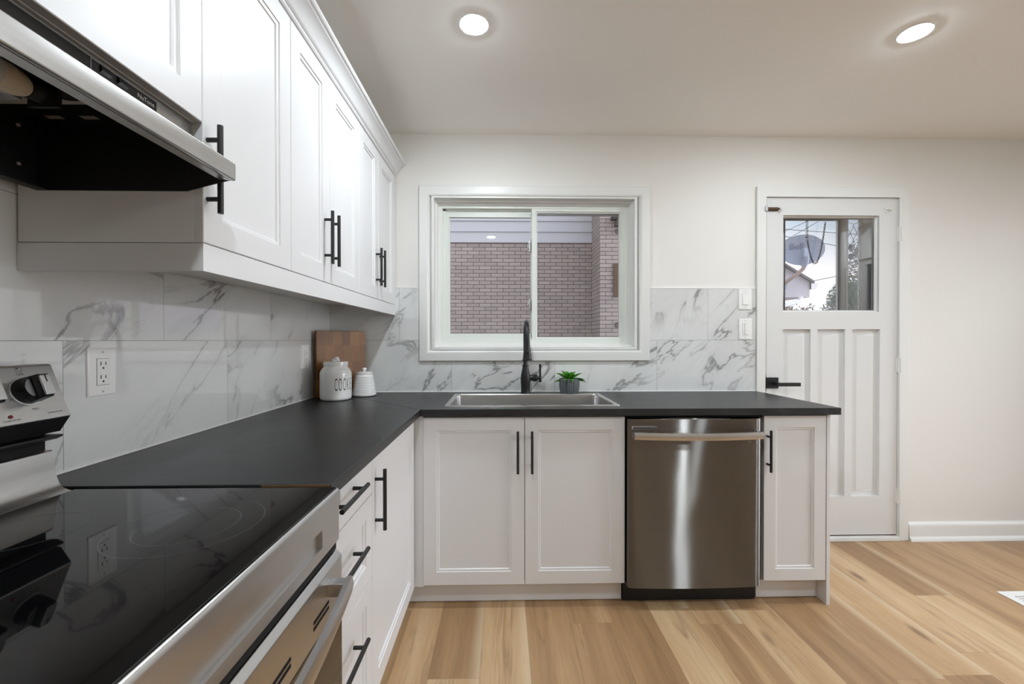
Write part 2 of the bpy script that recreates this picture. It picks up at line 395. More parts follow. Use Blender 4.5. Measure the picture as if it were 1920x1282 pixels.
class MB:
    """collects shapes in world coordinates and links them as ONE mesh object"""
    def __init__(s, tf=None):
        s.bm = bmesh.new(); s.tf = tf or (lambda a, b, c: (a, b, c))
    def vert(s, p):
        return s.bm.verts.new(s.tf(*p))
    def box(s, a0, a1, b0, b1, c0, c1, bev=0.0, seg=2):
        a0, a1 = min(a0, a1), max(a0, a1); b0, b1 = min(b0, b1), max(b0, b1); c0, c1 = min(c0, c1), max(c0, c1)
        v = [s.vert((a, b, c)) for a in (a0, a1) for b in (b0, b1) for c in (c0, c1)]
        fs = [s.bm.faces.new([v[i] for i in q]) for q in
              ((0, 1, 3, 2), (4, 6, 7, 5), (0, 4, 5, 1), (2, 3, 7, 6), (0, 2, 6, 4), (1, 5, 7, 3))]
        if bev:
            ed = list({e for f in fs for e in f.edges})
            bmesh.ops.bevel(s.bm, geom=ed, offset=bev, segments=seg, affect='EDGES', profile=0.5)
        return s
    def tube(s, pts, r, n=12, cap=True, closed=False):
        P = [Vector(s.tf(*p)) for p in pts]
        R = r if isinstance(r, (list, tuple)) else [r]*len(P)
        N = len(P); rings = []; prev = None
        for i in range(N):
            if closed: t = P[(i+1) % N]-P[i-1]
            else: t = P[min(i+1, N-1)]-P[max(i-1, 0)]
            t.normalize()
            if prev is None:
                a = Vector((0, 0, 1)) if abs(t.z) < 0.9 else Vector((1, 0, 0))
                x = t.cross(a).normalized()
            else:
                x = (prev-t*prev.dot(t)).normalized()
            prev = x; y = t.cross(x)
            rings.append([s.bm.verts.new(P[i]+(x*cos(2*pi*k/n)+y*sin(2*pi*k/n))*R[i]) for k in range(n)])
        for i in range(N if closed else N-1):
            A, B = rings[i], rings[(i+1) % N]
            for k in range(n):
                s.bm.faces.new((A[k], A[(k+1) % n], B[(k+1) % n], B[k]))
        if cap and not closed:
            s.bm.faces.new(rings[0][::-1]); s.bm.faces.new(rings[-1])
        return s
    def lathe(s, prof, c=(0, 0, 0), axis='Z', n=40, rib=None, cap=True):
        """prof: list of (radius, height); rib(k, i) scales the radius"""
        rings = []
        for i, (r, h) in enumerate(prof):
            ring = []
            if r <= 1e-6:
                ring = [None]
            pts = []
            for k in range(n if r > 1e-6 else 1):
                rr = r*(rib(k, i) if rib else 1)
                a = 2*pi*k/n; u, w = rr*cos(a), rr*sin(a)
                p = {'Z': (u, w, h), 'X': (h, u, w), 'Y': (u, h, w)}[axis]
                pts.append(s.vert((c[0]+p[0], c[1]+p[1], c[2]+p[2])))
            rings.append(pts)
        for A, B in zip(rings, rings[1:]):
            if len(A) == 1 and len(B) == 1: continue
            for k in range(n):
                k2 = (k+1) % n
                if len(A) == 1: s.bm.faces.new((A[0], B[k2], B[k]))
                elif len(B) == 1: s.bm.faces.new((A[k], A[k2], B[0]))
                else: s.bm.faces.new((A[k], A[k2], B[k2], B[k]))
        if cap and len(rings[0]) > 1: s.bm.faces.new(rings[0][::-1])
        if cap and len(rings[-1]) > 1: s.bm.faces.new(rings[-1])
        return s
    def prism(s, outer, lo, hi, axis='Z', holes=(), bev=0.0):
        """polygon (with holes) in the plane normal to axis, extruded lo..hi"""
        def at(p, h):
            return {'Z': (p[0], p[1], h), 'Y': (p[0], h, p[1]), 'X': (h, p[0], p[1])}[axis]
        if not holes:
            A = [s.vert(at(p, lo)) for p in outer]; B = [s.vert(at(p, hi)) for p in outer]
            n = len(A); fs = [s.bm.faces.new(A[::-1]), s.bm.faces.new(B)]
            for i in range(n):
                fs.append(s.bm.faces.new((A[i], A[(i+1) % n], B[(i+1) % n], B[i])))
            if bev:
                bmesh.ops.bevel(s.bm, geom=list({e for f in fs for e in f.edges}), offset=bev, segments=2, affect='EDGES', profile=0.5)
            return s
        tmp = bmesh.new(); loops = [list(outer)]+[list(h) for h in holes]; ed = []
        for lp in loops:
            vs = [tmp.verts.new((p[0], p[1], 0)) for p in lp]
            ed += [tmp.edges.new((vs[i], vs[(i+1) % len(vs)])) for i in range(len(vs))]
        bmesh.ops.triangle_fill(tmp, use_beauty=True, use_dissolve=False, edges=ed)
        tmp.verts.index_update(); idx = {}
        for h in (lo, hi):
            for v in tmp.verts: idx[(v.index, h)] = s.vert(at((v.co.x, v.co.y), h))
        for f in tmp.faces:
            q = [v.index for v in f.verts]
            s.bm.faces.new([idx[(i, hi)] for i in q]); s.bm.faces.new([idx[(i, lo)] for i in q[::-1]])
        for e_ in tmp.edges:
            if len(e_.link_faces) == 1:
                a, b = e_.verts[0].index, e_.verts[1].index
                s.bm.faces.new((idx[(a, lo)], idx[(b, lo)], idx[(b, hi)], idx[(a, hi)]))
        tmp.free()
        return s
    def rings(s, loops, cap_first=True, cap_last=True):
        """connect loops (lists of points, equal length) with quads"""
        L = [[s.vert(p) for p in lp] for lp in loops]; n = len(L[0])
        for A, B in zip(L, L[1:]):
            for i in range(n):
                s.bm.faces.new((A[i], A[(i+1) % n], B[(i+1) % n], B[i]))
        if cap_first: s.bm.faces.new(L[0][::-1])
        if cap_last: s.bm.faces.new(L[-1])
        return s
    def quad(s, *pts):
        s.bm.faces.new([s.vert(p) for p in pts]); return s
    def build(s, name, mat, parent=None, sharp=38, recalc=True):
        if recalc: bmesh.ops.recalc_face_normals(s.bm, faces=s.bm.faces)
        off = origin_of(parent)
        if off.length: bmesh.ops.translate(s.bm, verts=s.bm.verts, vec=-off)
        me = bpy.data.meshes.new(name); s.bm.to_mesh(me); s.bm.free()
        for p in me.polygons: p.use_smooth = True
        me.set_sharp_from_angle(angle=radians(sharp))
        o = bpy.data.objects.new(name, me); COL.objects.link(o)
        me.materials.append(MAT[mat] if isinstance(mat, str) else mat)
        if recalc:
            w = o.modifiers.new('weighted_normals', 'WEIGHTED_NORMAL'); w.keep_sharp = True; w.weight = 50
        if parent is not None: o.parent = parent
        return o

def thing(name, label, cat, loc, group=None):
    o = bpy.data.objects.new(name, None); COL.objects.link(o)
    o.location = loc; o.empty_display_size = 0.05
    o['label'] = label; o['category'] = cat
    if group: o['group'] = group
    return o

def tag(o, label, cat, group=None):
    o['label'] = label; o['category'] = cat
    if group: o['group'] = group
    return o

def structure(o, label=None):
    o['kind'] = 'structure'
    if label: o['label'] = label
    return o

def root_structure(name, loc, label=None):
    o = bpy.data.objects.new(name, None); COL.objects.link(o); o.location = loc; o.empty_display_size = 0.05
    return structure(o, label)

def lettering(text, size, mat, parent, place, name='lettering', xs=1.0, spacing=1.0, extrude=0.0, bold=0.0, fit=None):
    """built-in font turned into a mesh; place(u, v, w) -> world point"""
    cu = bpy.data.curves.new('letters', 'FONT'); cu.body = text; cu.size = size
    cu.align_x = 'CENTER'; cu.align_y = 'CENTER'; cu.space_character = spacing; cu.offset = bold; cu.resolution_u = 6
    t = bpy.data.objects.new('letters', cu); COL.objects.link(t)
    me = bpy.data.meshes.new_from_object(t.evaluated_get(bpy.context.evaluated_depsgraph_get()))
    bpy.data.objects.remove(t); bpy.data.curves.remove(cu)
    off = origin_of(parent)
    if fit:
        xv = [v.co.x for v in me.vertices]; xs = fit/(max(xv)-min(xv))
    for v in me.vertices:
        v.co = Vector(place(v.co.x*xs, v.co.y, 0.0))-off
    me.name = name; me.materials.clear(); me.materials.append(MAT[mat])
    o = bpy.data.objects.new(name, me); COL.objects.link(o); o.parent = parent
    return o

# ------------------------------------------------------------------ dimensions
XL, YB, ZC, HC = -1.03, 2.545, 0.9134, 2.453
XR, YF = 3.9, -2.7

# ------------------------------------------------------------------ room shell
structure(MB().box(-1.3, XR+0.2, YF-0.2, 2.75, -0.12, 0.0).build('floor', 'floor'), 'warm oak plank floor')
structure(MB().box(-1.3, XR+0.2, YF-0.2, 2.75, HC, HC+0.12).build('ceiling', 'ceiling'), 'plain warm grey ceiling')
structure(MB().box(-1.2, XL-0.010, YF-0.1, 2.75, 0.0, HC).build('wall_left', 'wall'), 'left wall behind the cabinets')
PY0, PY1, PZ1 = 0.55, 2.30, 2.10                           # glazed patio door in the right wall
structure(MB().prism([(YF-0.1, 0), (PY0, 0), (PY0, PZ1), (PY1, PZ1), (PY1, 0), (2.75, 0), (2.75, HC), (YF-0.1, HC)], XR, XR+0.12, 'X').build('wall_right', 'wall'))
pat = root_structure('door_2', (XR, 1.42, 0.0), 'glazed patio door in the right wall')
m = MB()
for y0, y1 in ((PY0, 1.45), (1.40, PY1)):
    m.prism([(y0, 0.0), (y1, 0.0), (y1, PZ1), (y0, PZ1)], XR+0.03, XR+0.08, 'X', [[(y0+0.06, 0.08), (y1-0.06, 0.08), (y1-0.06, PZ1-0.06), (y0+0.06, PZ1-0.06)]])
m.build('frame', 'trim', pat)
MB().box(XR+0.052, XR+0.057, PY0+0.05, PY1-0.05, 0.06, PZ1-0.05).build('pane', 'glass', pat)
structure(MB().box(-1.2, XR+0.1, YF-0.12, YF, 0.0, HC).build('wall_front', 'wall'))
WX0, WX1, WZ0, WZ1 = -0.425, 0.805, 1.165, 2.085          # window opening
DX0, DX1, DZ1 = 1.578, 2.412, 2.092                       # door opening
structure(MB().prism([(XL-0.01, 0), (DX0, 0), (DX0, DZ1), (DX1, DZ1), (DX1, 0), (XR, 0), (XR, HC), (XL-0.01, HC)],
                     2.553, 2.73, 'Y', [[(WX0, WZ0), (WX1, WZ0), (WX1, WZ1), (WX0, WZ1)]]).build('wall_back', 'wall'), 'warm white back wall with window and door')
structure(MB().box(XL-0.010, XL, -0.7, 2.553, 0.0, 2.0).build('trim_1', 'tile_left'), 'glossy grey-veined marble tile on the left wall')
structure(MB().prism([(XL, 0.86), (1.528, 0.86), (1.528, 1.534), (0.84, 1.534), (0.84, 1.13), (-0.46, 1.13), (-0.46, 1.534), (XL, 1.534)],
                     YB, 2.553, 'Y').build('trim_2', 'tile_back'), 'grey-veined marble tile below the window')
structure(MB().box(0.878, 1.531, YB-0.001, 2.553, 1.534, 1.540, 0.001).box(-0.64, -0.497, YB-0.001, 2.553, 1.534, 1.540, 0.001).build('trim_3', 'caulk'), 'white edge along the tile top')
bb = [(2.5525, 0.0), (2.520, 0.0), (2.522, 0.014), (2.530, 0.022), (2.533, 0.030), (2.535, 0.085), (2.539, 0.100), (2.546, 0.108), (2.5525, 0.110)]
structure(MB().prism(bb, 2.474, XR, 'X').build('baseboard_back', 'trim'), 'white baseboard right of the door')

# ------------------------------------------------------------------ window over the sink
win = root_structure('window_1', (0.19, 2.56, 1.10), 'white sliding window over the sink')
def frame(mb, x0, x1, z0, z1, t, y0, y1, tb=None):
    """rectangular frame of bar width t between y0 and y1"""
    mb.prism([(x0, z0), (x1, z0), (x1, z1), (x0, z1)], y0, y1, 'Y',
             [[(x0+t, z0+(tb or t)), (x1-t, z0+(tb or t)), (x1-t, z1-t), (x0+t, z1-t)]])
    return mb
def ring_profile(mb, x0, x1, z0, z1, prof):
    """mitred frame: prof is a closed list of (inset, y)"""
    loops = []
    for (d, y) in prof+[prof[0]]:
        loops.append([(x0+d, y, z0+d), (x1-d, y, z0+d), (x1-d, y, z1-d), (x0+d, y, z1-d)])
    L = [[mb.vert(p) for p in lp] for lp in loops[:-1]]; L.append(L[0])
    for A, B in zip(L, L[1:]):
        for i in range(4):
            mb.bm.faces.new((A[i], A[(i+1) % 4], B[(i+1) % 4], B[i]))
    return mb
m = MB(); ring_profile(m, -0.497, 0.878, 1.100, 2.139, [(0, 2.5525), (0, 2.532), (0.003, 2.528), (0.045, 2.524), (0.056, 2.527), (0.060, 2.532), (0.064, 2.540), (0.064, 2.5525)])
m.build('casing', 'trim', win)
m = MB(); ring_profile(m, -0.424, 0.804, 1.166, 2.084, [(0, 2.535), (0.016, 2.535), (0.018, 2.575), (0.028, 2.577), (0.030, 2.60), (0.040, 2.602), (0.040, 2.70), (0, 2.70)])
m.build('jamb', 'trim', win)
m = MB(); frame(m, -0.390, 0.766, 1.200, 2.050, 0.022, 2.605, 2.69); m.box(-0.37, 0.748, 2.612, 2.622, 1.2215, 1.228).box(-0.3685, -0.3505, 2.632, 2.668, 1.222, 2.028).box(-0.3685, 0.21, 2.632, 2.668, 2.020, 2.0285).build('track_frame', 'vinyl', win)
for nm, x0, x1, z0, z1, y in (('left', -0.352, 0.206, 1.223, 2.022, 2.640), ('right', 0.176, 0.750, 1.209, 2.037, 2.610)):
    m = MB()
    t = 0.024 if nm == 'left' else 0.034
    ring_profile(m, x0, x1, z0, z1, [(0, y+0.024), (0, y), (0.002, y-0.002), (t-0.008, y-0.002), (t-0.006, y+0.004), (t, y+0.006), (t, y+0.024)])
    if nm == 'left':
        m.box(x0+0.002, x1-0.002, y-0.001, y+0.022, z0+0.002, z0+0.042, 0.001).box(x0+0.002, x1-0.002, y-0.001, y+0.022, z1-0.040, z1-0.002, 0.001)
        m.box(0.172, 0.206, y-0.001, y+0.022, z0+0.002, z1-0.002, 0.001)
    s = m.build('sash', 'vinyl', win)
    MB().box(x0+0.01, x1-0.01, y+0.010, y+0.014, z0+0.02, z1-0.02).build('glass', 'glass', s)
    if nm == 'left':
        for zc in (1.80, 1.44):
            MB().box(0.158, 0.172, 2.622, 2.640, zc-0.035, zc+0.035, 0.004).tube([(0.160, 2.622, zc-0.02), (0.150, 2.614, zc), (0.160, 2.622, zc+0.02)], 0.004, 8).build('latch', 'alu', s)
    else:
        MB().box(x0+0.034, x1-0.034, y+0.012, y+0.024, z1-0.046, z1-0.032).build('weather_strip', 'grey_panel', s)

# ------------------------------------------------------------------ back door
door = root_structure('door_1', (2.0, 2.56, 0.0), 'white half-glazed back door')
m = MB()
cas = [(1.530, 0.0), (1.582, 0.0), (1.582, 2.090), (2.408, 2.090), (2.408, 0.0), (2.470, 0.0), (2.470, 2.150), (1.530, 2.150)]
m.prism(cas, 2.534, 2.553, 'Y', bev=0.004).build('casing', 'trim', door)
m = MB().box(DX0, DX0+0.014, 2.553, 2.73, 0, DZ1).box(DX1-0.002, DX1+0.0, 2.553, 2.73, 0, DZ1).box(DX0, DX1, 2.553, 2.73, DZ1-0.006, DZ1)
m.box(1.592, 1.606, 2.592, 2.63, 0.03, 2.085).box(2.396, 2.41, 2.592, 2.63, 0.03, 2.085)
m.build('jamb', 'trim', door)
MB().box(DX0, DX1, 2.530, 2.74, 0.0, 0.026, 0.004).build('threshold', 'trim', door)
MB().box(1.596, 2.406, 2.556, 2.584, 0.0262, 0.0345).build('door_sweep', 'wood_edge', door)
SX0, SX1, SZ0, SZ1, SY0, SY1 = 1.596, 2.405, 0.035, 2.086, 2.548, 2.590
panels = [(1.697, 1.868), (1.910, 2.081), (2.124, 2.297)]
holes = [[(1.697, 1.394), (2.290, 1.394), (2.290, 1.980), (1.697, 1.980)]]+[[(a, 0.270), (b, 0.270), (b, 1.289), (a, 1.289)] for a, b in panels]
m = MB().prism([(SX0, SZ0), (SX1, SZ0), (SX1, SZ1), (SX0, SZ1)], SY0, SY1, 'Y', holes)
for a, b in panels:      # raised-field panels set back in the frame
    def rc(d, y): return [(a+d, y, 0.270+d), (b-d, y, 0.270+d), (b-d, y, 1.289-d), (a+d, y, 1.289-d)]
    m.rings([rc(-0.004, 2.578), rc(-0.004, 2.564), rc(0.022, 2.566), rc(0.036, 2.560), rc(0.040, 2.560)], True, True)
slab = m.build('slab', 'door_paint', door)
m = MB(); ring_profile(m, 1.695, 2.292, 1.392, 1.982, [(0, 2.564), (0.004, 2.562), (0.010, 2.566), (0.014, 2.572), (0.014, 2.588), (0, 2.588)])
m.build('glazing_bead', 'trim', slab)
MB().box(1.702, 2.286, 2.573, 2.577, 1.398, 1.976).build('pane', 'glass', slab)
h = MB().box(1.592, 1.667, 2.540, 2.548, 0.931, 0.997, 0.0015).build('handle_rose', 'black', slab)
MB().tube([(1.640, 2.541, 0.962), (1.640, 2.497, 0.962)], 0.010, 16).box(1.628, 1.768, 2.488, 2.500, 0.948, 0.970, 0.002).build('lever', 'black', slab)
MB().box(1.5885, 1.5915, 2.545, 2.556, 0.92, 1.01).build('strike_plate', 'black', door)
for zc in (1.868, 1.071, 0.273):
    MB().tube([(2.412, 2.541, zc-0.050), (2.412, 2.541, zc+0.050)], 0.0075, 12).box(2.396, 2.412, 2.545, 2.5475, zc-0.045, zc+0.045).box(2.412, 2.424, 2.530, 2.5335, zc-0.045, zc+0.045) \
        .tube([(2.412, 2.541, zc-0.012), (2.412, 2.541, zc-0.010)], 0.0082, 12).build('hinge', 'trim', door)
MB().tube([(1.586, 2.538, 2.014), (1.664, 2.538, 2.014)], 0.007, 12).box(1.594, 1.660, 2.540, 2.548, 2.003, 2.025, 0.001).build('barrel_bolt', 'rust', slab)
MB().box(1.576, 1.590, 2.524, 2.534, 1.998, 2.030, 0.002).build('bolt_keeper', 'alu', door)
MB().tube([(1.662, 2.546, 2.014), (1.668, 2.530, 2.012), (1.674, 2.527, 2.003), (1.668, 2.530, 1.998)], 0.0035, 8).box(1.658, 1.676, 2.544, 2.548, 2.001, 2.027, 0.001).build('bolt_knob', 'alu', slab)
MB().box(2.324, 2.346, 2.544, 2.548, 1.998, 2.026, 0.001).tube([(2.330, 2.545, 2.016), (2.340, 2.532, 2.014), (2.352, 2.534, 2.011)], 0.004, 8).build('catch', 'trim', slab)

# ------------------------------------------------------------------ cabinet kit
def face_left(xf):   # fronts look towards +X; (u along Y, w outward, z)
    return lambda u, w, z: (xf+w, u, z)
def face_back(yf):   # fronts look towards -Y; (u along X, w outward, z)
    return lambda u, w, z: (u, yf-w, z)

def door_front(tf, u0, u1, z0, z1, parent, name='door', stile=0.060, t=0.019):
    m = MB(tf)
    def rc(d, w): return [(u0+d, w, z0+d), (u1-d, w, z0+d), (u1-d, w, z1-d), (u0+d, w, z1-d)]
    m.rings([rc(0, -t), rc(0, -0.0015), rc(0.0015, 0), rc(stile, 0), rc(stile+0.0015, -0.0035), rc(stile+0.010, -0.0050), rc(stile+0.0125, -0.0090), rc(stile+0.014, -0.0092)])
    return m.build(name, 'cabinet', parent)

def flat_front(tf, u0, u1, z0, z1, parent, name='drawer', t=0.019):
    m = MB(tf)
    def rc(d, w): return [(u0+d, w, z0+d), (u1-d, w, z0+d), (u1-d, w, z1-d), (u0+d, w, z1-d)]
    m.rings([rc(0, -t), rc(0, -0.0015), rc(0.0015, 0), rc(0.01, 0)])
    return m.build(name, 'cabinet', parent)

def pull(tf, u, z, parent, vertical=True, ln=0.190, stand=0.030, r=0.0060, sp=0.064):
    m = MB(tf)
    if vertical:
        m.tube([(u, stand, z-ln/2), (u, stand, z+ln/2)], r, 16)
        for d in (-sp, sp): m.tube([(u, 0.0, z+d), (u, stand, z+d)], r*0.85, 12)
    else:
        m.tube([(u-ln/2, stand, z), (u+ln/2, stand, z)], r, 16)
        for d in (-sp, sp): m.tube([(u+d, 0.0, z), (u+d, stand, z)], r*0.85, 12)
    return m.build('bar_handle', 'black', parent)

def carcass(tf, u0, u1, z0, z1, depth, parent, t=0.018, name='carcass'):
    """open-fronted box behind the doors"""
    m = MB(tf); w1 = -0.020
    m.box(u0, u0+t, -depth, w1, z0, z1).box(u1-t, u1, -depth, w1, z0, z1)
    m.box(u0+t, u1-t, -depth, w1, z0, z0+t).box(u0+t, u1-t, -depth, w1, z1-t, z1).box(u0+t, u1-t, -depth, -depth+0.006, z0+t, z1-t)
    return m.build(name, 'carcass', parent)

# ---- upper cabinets on the left wall
UX = -0.640; TU = face_left(UX); UD = 0.386
G = 'white wall cabinets on the left wall'
def wall_cabinet(label, y0, y1, z0, z1, doors, handles):
    t = thing('wall_cabinet', label, 'cabinet', (XL, y0, z0), G)
    carcass(TU, y0+0.0005, y1-0.0005, z0+0.001, z1, UD, t)
    ds = [door_front(TU, a+0.0012, b-0.0012, z0+0.002, z1-0.001, t) for a, b in doors]
    for i, u, z in handles: pull(TU, u, z, ds[i], stand=0.028)
    return t
wall_cabinet('short white wall cabinet directly above the range hood', 0.162, 0.924, 1.686, 2.195, [(0.162, 0.543), (0.543, 0.924)], [(0, 0.515, 1.80), (1, 0.571, 1.80)])
wall_cabinet('white single-door wall cabinet whose black handle sits behind the hood lip', 0.924, 1.303, 1.432, 2.195, [(0.924, 1.303)], [(0, 0.938, 1.5935)])
wall_cabinet('white double-door wall cabinet beside the single-door one', 1.303, 1.916, 1.432, 2.195, [(1.303, 1.590), (1.590, 1.916)], [(0, 1.546, 1.5935), (1, 1.606, 1.5935)])
wall_cabinet('white double-door wall cabinet in the corner against the window wall', 1.916, 2.527, 1.432, 2.195, [(1.916, 2.208), (2.208, 2.527)], [(0, 2.163, 1.5935), (1, 2.226, 1.5935)])
tag(MB().box(-0.658, UX, 2.527, 2.5445, 1.432, 2.195).build('filler_strip', 'cabinet'), 'narrow white filler strip closing the wall cabinets to the back wall', 'filler strip')
m = MB().box(-0.659, UX, 0.9245, 2.5445, 1.372, 1.4318, 0.001).box(XL+0.0005, -0.659, 0.9245, 0.943, 1.372, 1.4318, 0.001).box(-0.935, -0.659, 2.520, 2.538, 1.370, 1.4318, 0.001)
tag(m.build('light_rail', 'cabinet'), 'white light rail board running under the wall cabinets', 'light rail')
cp = [(-0.662, 2.1955), (-0.636, 2.1955), (-0.632, 2.200), (-0.632, 2.207), (-0.626, 2.210), (-0.622, 2.216), (-0.614, 2.232), (-0.602, 2.245), (-0.590, 2.252), (-0.590, 2.257), (-0.582, 2.259), (-0.578, 2.264), (-0.578, 2.272), (-0.662, 2.272)]
m = MB(); m.prism([(p[0], p[1]) for p in cp], 0.15, 2.5445, 'Y')
tag(m.build('crown_moulding', 'cabinet', sharp=30), 'white stepped crown moulding along the top of the wall cabinets', 'crown moulding')

# ---- base cabinets
TB = face_back(1.930); TLB = face_left(-0.399)
t = thing('base_cabinet', 'white two-door sink base cabinet under the stainless sink', 'cabinet', (0.097, 2.2, 0.0))
carcass(TB, -0.362, 0.556, 0.104, 0.8815-0.21, 0.60, t)
MB(TB).box(-0.362, -0.344, -0.60, -0.02, 0.67, 0.8815).box(0.538, 0.556, -0.60, -0.02, 0.67, 0.8815).box(-0.344, 0.538, -0.05, -0.02, 0.84, 0.8815).build('upper_carcass', 'carcass', t)
d1 = door_front(TB, -0.3620, 0.0965, 0.112, 0.874, t); d2 = door_front(TB, 0.0990, 0.5560, 0.112, 0.874, t)
pull(TB, 0.066, 0.720, d1); pull(TB, 0.130, 0.720, d2)
MB().box(-0.458, 0.556, 1.990, 2.006, 0.004, 0.1035).build('toe_kick', 'cabinet', t)
MB().box(-0.4185, -0.3625, 1.934, 1.952, 0.104, 0.8815).build('filler_panel', 'cabinet', t)
t = thing('base_cabinet', 'narrow white single-door base cabinet right of the dishwasher', 'cabinet', (1.345, 2.2, 0.0))
carcass(TB, 1.198, 1.4915, 0.104, 0.8815, 0.60, t)
d = door_front(TB, 1.1995, 1.4905, 0.114, 0.876, t, stile=0.055); pull(TB, 1.214, 0.7185, d)
MB().box(1.199, 1.4915, 1.990, 2.006, 0.004, 0.1035).build('toe_kick', 'cabinet', t)
tag(MB().box(1.492, 1.508, 1.928, 2.5445, 0.0, 0.8815, 0.001).build('end_panel', 'cabinet'), 'white end panel standing on the floor at the right end of the counter', 'panel')
t = thing('drawer_cabinet', 'white three-drawer base cabinet beside the range', 'drawer cabinet', (-0.7, 1.11, 0.0))
carcass(TLB, 0.926, 1.303, 0.104, 0.8815, 0.60, t)
for z0, z1, zh, flat in ((0.7585, 0.874, 0.830, True), (0.5085, 0.7555, 0.655, False), (0.112, 0.5055, 0.404, False)):
    f = (flat_front if flat else door_front)(TLB, 0.9275, 1.3015, z0, z1, t, 'drawer', **({} if flat else {'stile': 0.055}))
    pull(TLB, 1.075, zh, f, vertical=False)
MB().box(-0.470, -0.455, 0.926, 1.303, 0.004, 0.1035).build('toe_kick', 'cabinet', t)
t = thing('base_cabinet', 'white single-door base cabinet between the drawers and the corner', 'cabinet', (-0.7, 1.6, 0.0))
carcass(TLB, 1.304, 1.914, 0.104, 0.8815, 0.60, t)
d = door_front(TLB, 1.3045, 1.908, 0.112, 0.874, t); pull(TLB, 1.334, 0.727, d)
MB().box(-0.470, -0.455, 1.3035, 1.989, 0.004, 0.1035).build('toe_kick', 'cabinet', t)

# ------------------------------------------------------------------ countertop (two slabs meeting in a mitre)
SKX0, SKX1, SKY0, SKY1 = -0.276, 0.553, 1.993, 2.440
t = thing('countertop', 'black laminate countertop between the range and the corner', 'countertop', (-0.7, 1.5, 0.882))
MB().prism([(XL+0.0003, 0.9255), (-0.371, 0.9255), (-0.3705, 1.912), (XL+0.0003, 2.5435)], 0.882, ZC, 'Z', bev=0.003).build('slab', 'laminate', t)
MB().box(-0.52, -0.374, 0.9240, 0.9254, 0.885, ZC-0.001).build('cut_edge', 'chip', t)['label'] = 'raw chipboard cut edge'
MB().box(XL, XL+0.005, 0.926, 2.545, ZC, ZC+0.006, 0.002).build('caulk_bead', 'caulk', t)
t = thing('countertop', 'black laminate countertop holding the sink along the window wall', 'countertop', (0.6, 2.2, 0.882))
MB().prism([(-0.3690, 1.912), (1.545, 1.912), (1.540, 2.5445), (-1.0287, 2.5445)], 0.882, ZC, 'Z',
           [[(SKX0+0.012, SKY0+0.012), (SKX1-0.012, SKY0+0.012), (SKX1-0.012, SKY1-0.012), (SKX0+0.012, SKY1-0.012)]]).build('slab', 'laminate', t)
MB().box(XL, 1.528, YB-0.005, YB, ZC, ZC+0.006, 0.002).build('caulk_bead', 'caulk', t)

# ------------------------------------------------------------------ sink
def rrect(x0, x1, y0, y1, r, z, n=6):
    pts = []
    for cx, cy, a0 in ((x1-r, y1-r, 0), (x0+r, y1-r, 90), (x0+r, y0+r, 180), (x1-r, y0+r, 270)):
        for k in range(n+1):
            a = radians(a0+90*k/n); pts.append((cx+r*cos(a), cy+r*sin(a), z))
    return pts
t = thing('sink', 'stainless steel drop-in sink under the window', 'sink', (0.138, 2.216, 0.70))
w_ = 0.020
lo = [rrect(SKX0, SKX1, SKY0, SKY1, 0.012, ZC+0.0002), rrect(SKX0+0.001, SKX1-0.001, SKY0+0.001, SKY1-0.001, 0.012, ZC+0.0035),
      rrect(SKX0+w_, SKX1-w_, SKY0+w_, SKY1-w_, 0.022, ZC+0.0035), rrect(SKX0+w_+0.004, SKX1-w_-0.004, SKY0+w_+0.004, SKY1-w_-0.004, 0.022, ZC-0.002),
      rrect(SKX0+w_+0.010, SKX1-w_-0.010, SKY0+w_+0.010, SKY1-w_-0.010, 0.022, 0.76), rrect(SKX0+w_+0.030, SKX1-w_-0.030, SKY0+w_+0.030, SKY1-w_-0.030, 0.022, 0.738)]
MB().rings(lo, False, True).build('basin', 'satin', t)
MB().lathe([(0.0, 0.7385), (0.02, 0.7385), (0.040, 0.739), (0.045, 0.742), (0.052, 0.741)], (0.138, 2.25, 0)).build('drain', 'chrome', t)

# ------------------------------------------------------------------ faucet
FX, FY = 0.130, 2.474
t = thing('faucet', 'matte black gooseneck pull-down faucet behind the sink', 'faucet', (FX, FY, ZC))
MB().lathe([(0.028, ZC), (0.0285, ZC+0.004), (0.0262, ZC+0.012), (0.0255, ZC+0.03), (0.0275, ZC+0.06), (0.0285, ZC+0.085), (0.0265, ZC+0.105), (0.0215, ZC+0.130), (0.0175, ZC+0.148), (0.0168, ZC+0.158), (0.0195, ZC+0.160), (0.0195, ZC+0.165), (0.0125, ZC+0.167)], (FX, FY, 0)).build('body', 'black', t)
R = 0.095; zt = ZC+0.315
pts = [(FX, FY, ZC+0.16), (FX, FY, ZC+0.24)]+[(FX, FY-R+R*cos(a*pi/16), zt+R*sin(a*pi/16)-0.0) for a in range(0, 17)]
MB().tube(pts, 0.0122, 18).build('spout', 'black', t)
yb = FY-2*R
MB().lathe([(0.0130, zt+0.006), (0.0140, zt-0.01), (0.0150, zt-0.035), (0.0185, zt-0.062), (0.0225, zt-0.085), (0.0240, zt-0.100), (0.0240, zt-0.106), (0.0275, zt-0.109), (0.0270, zt-0.114), (0.0, zt-0.114)], (FX, yb, 0)).build('spray_head', 'black', t)
MB().lathe([(0.0, -0.004), (0.008, -0.004), (0.010, 0.0), (0.010, 0.006)], (FX, yb-0.0205, zt-0.075), 'Y', 16).build('spray_button', 'black_plastic', t)
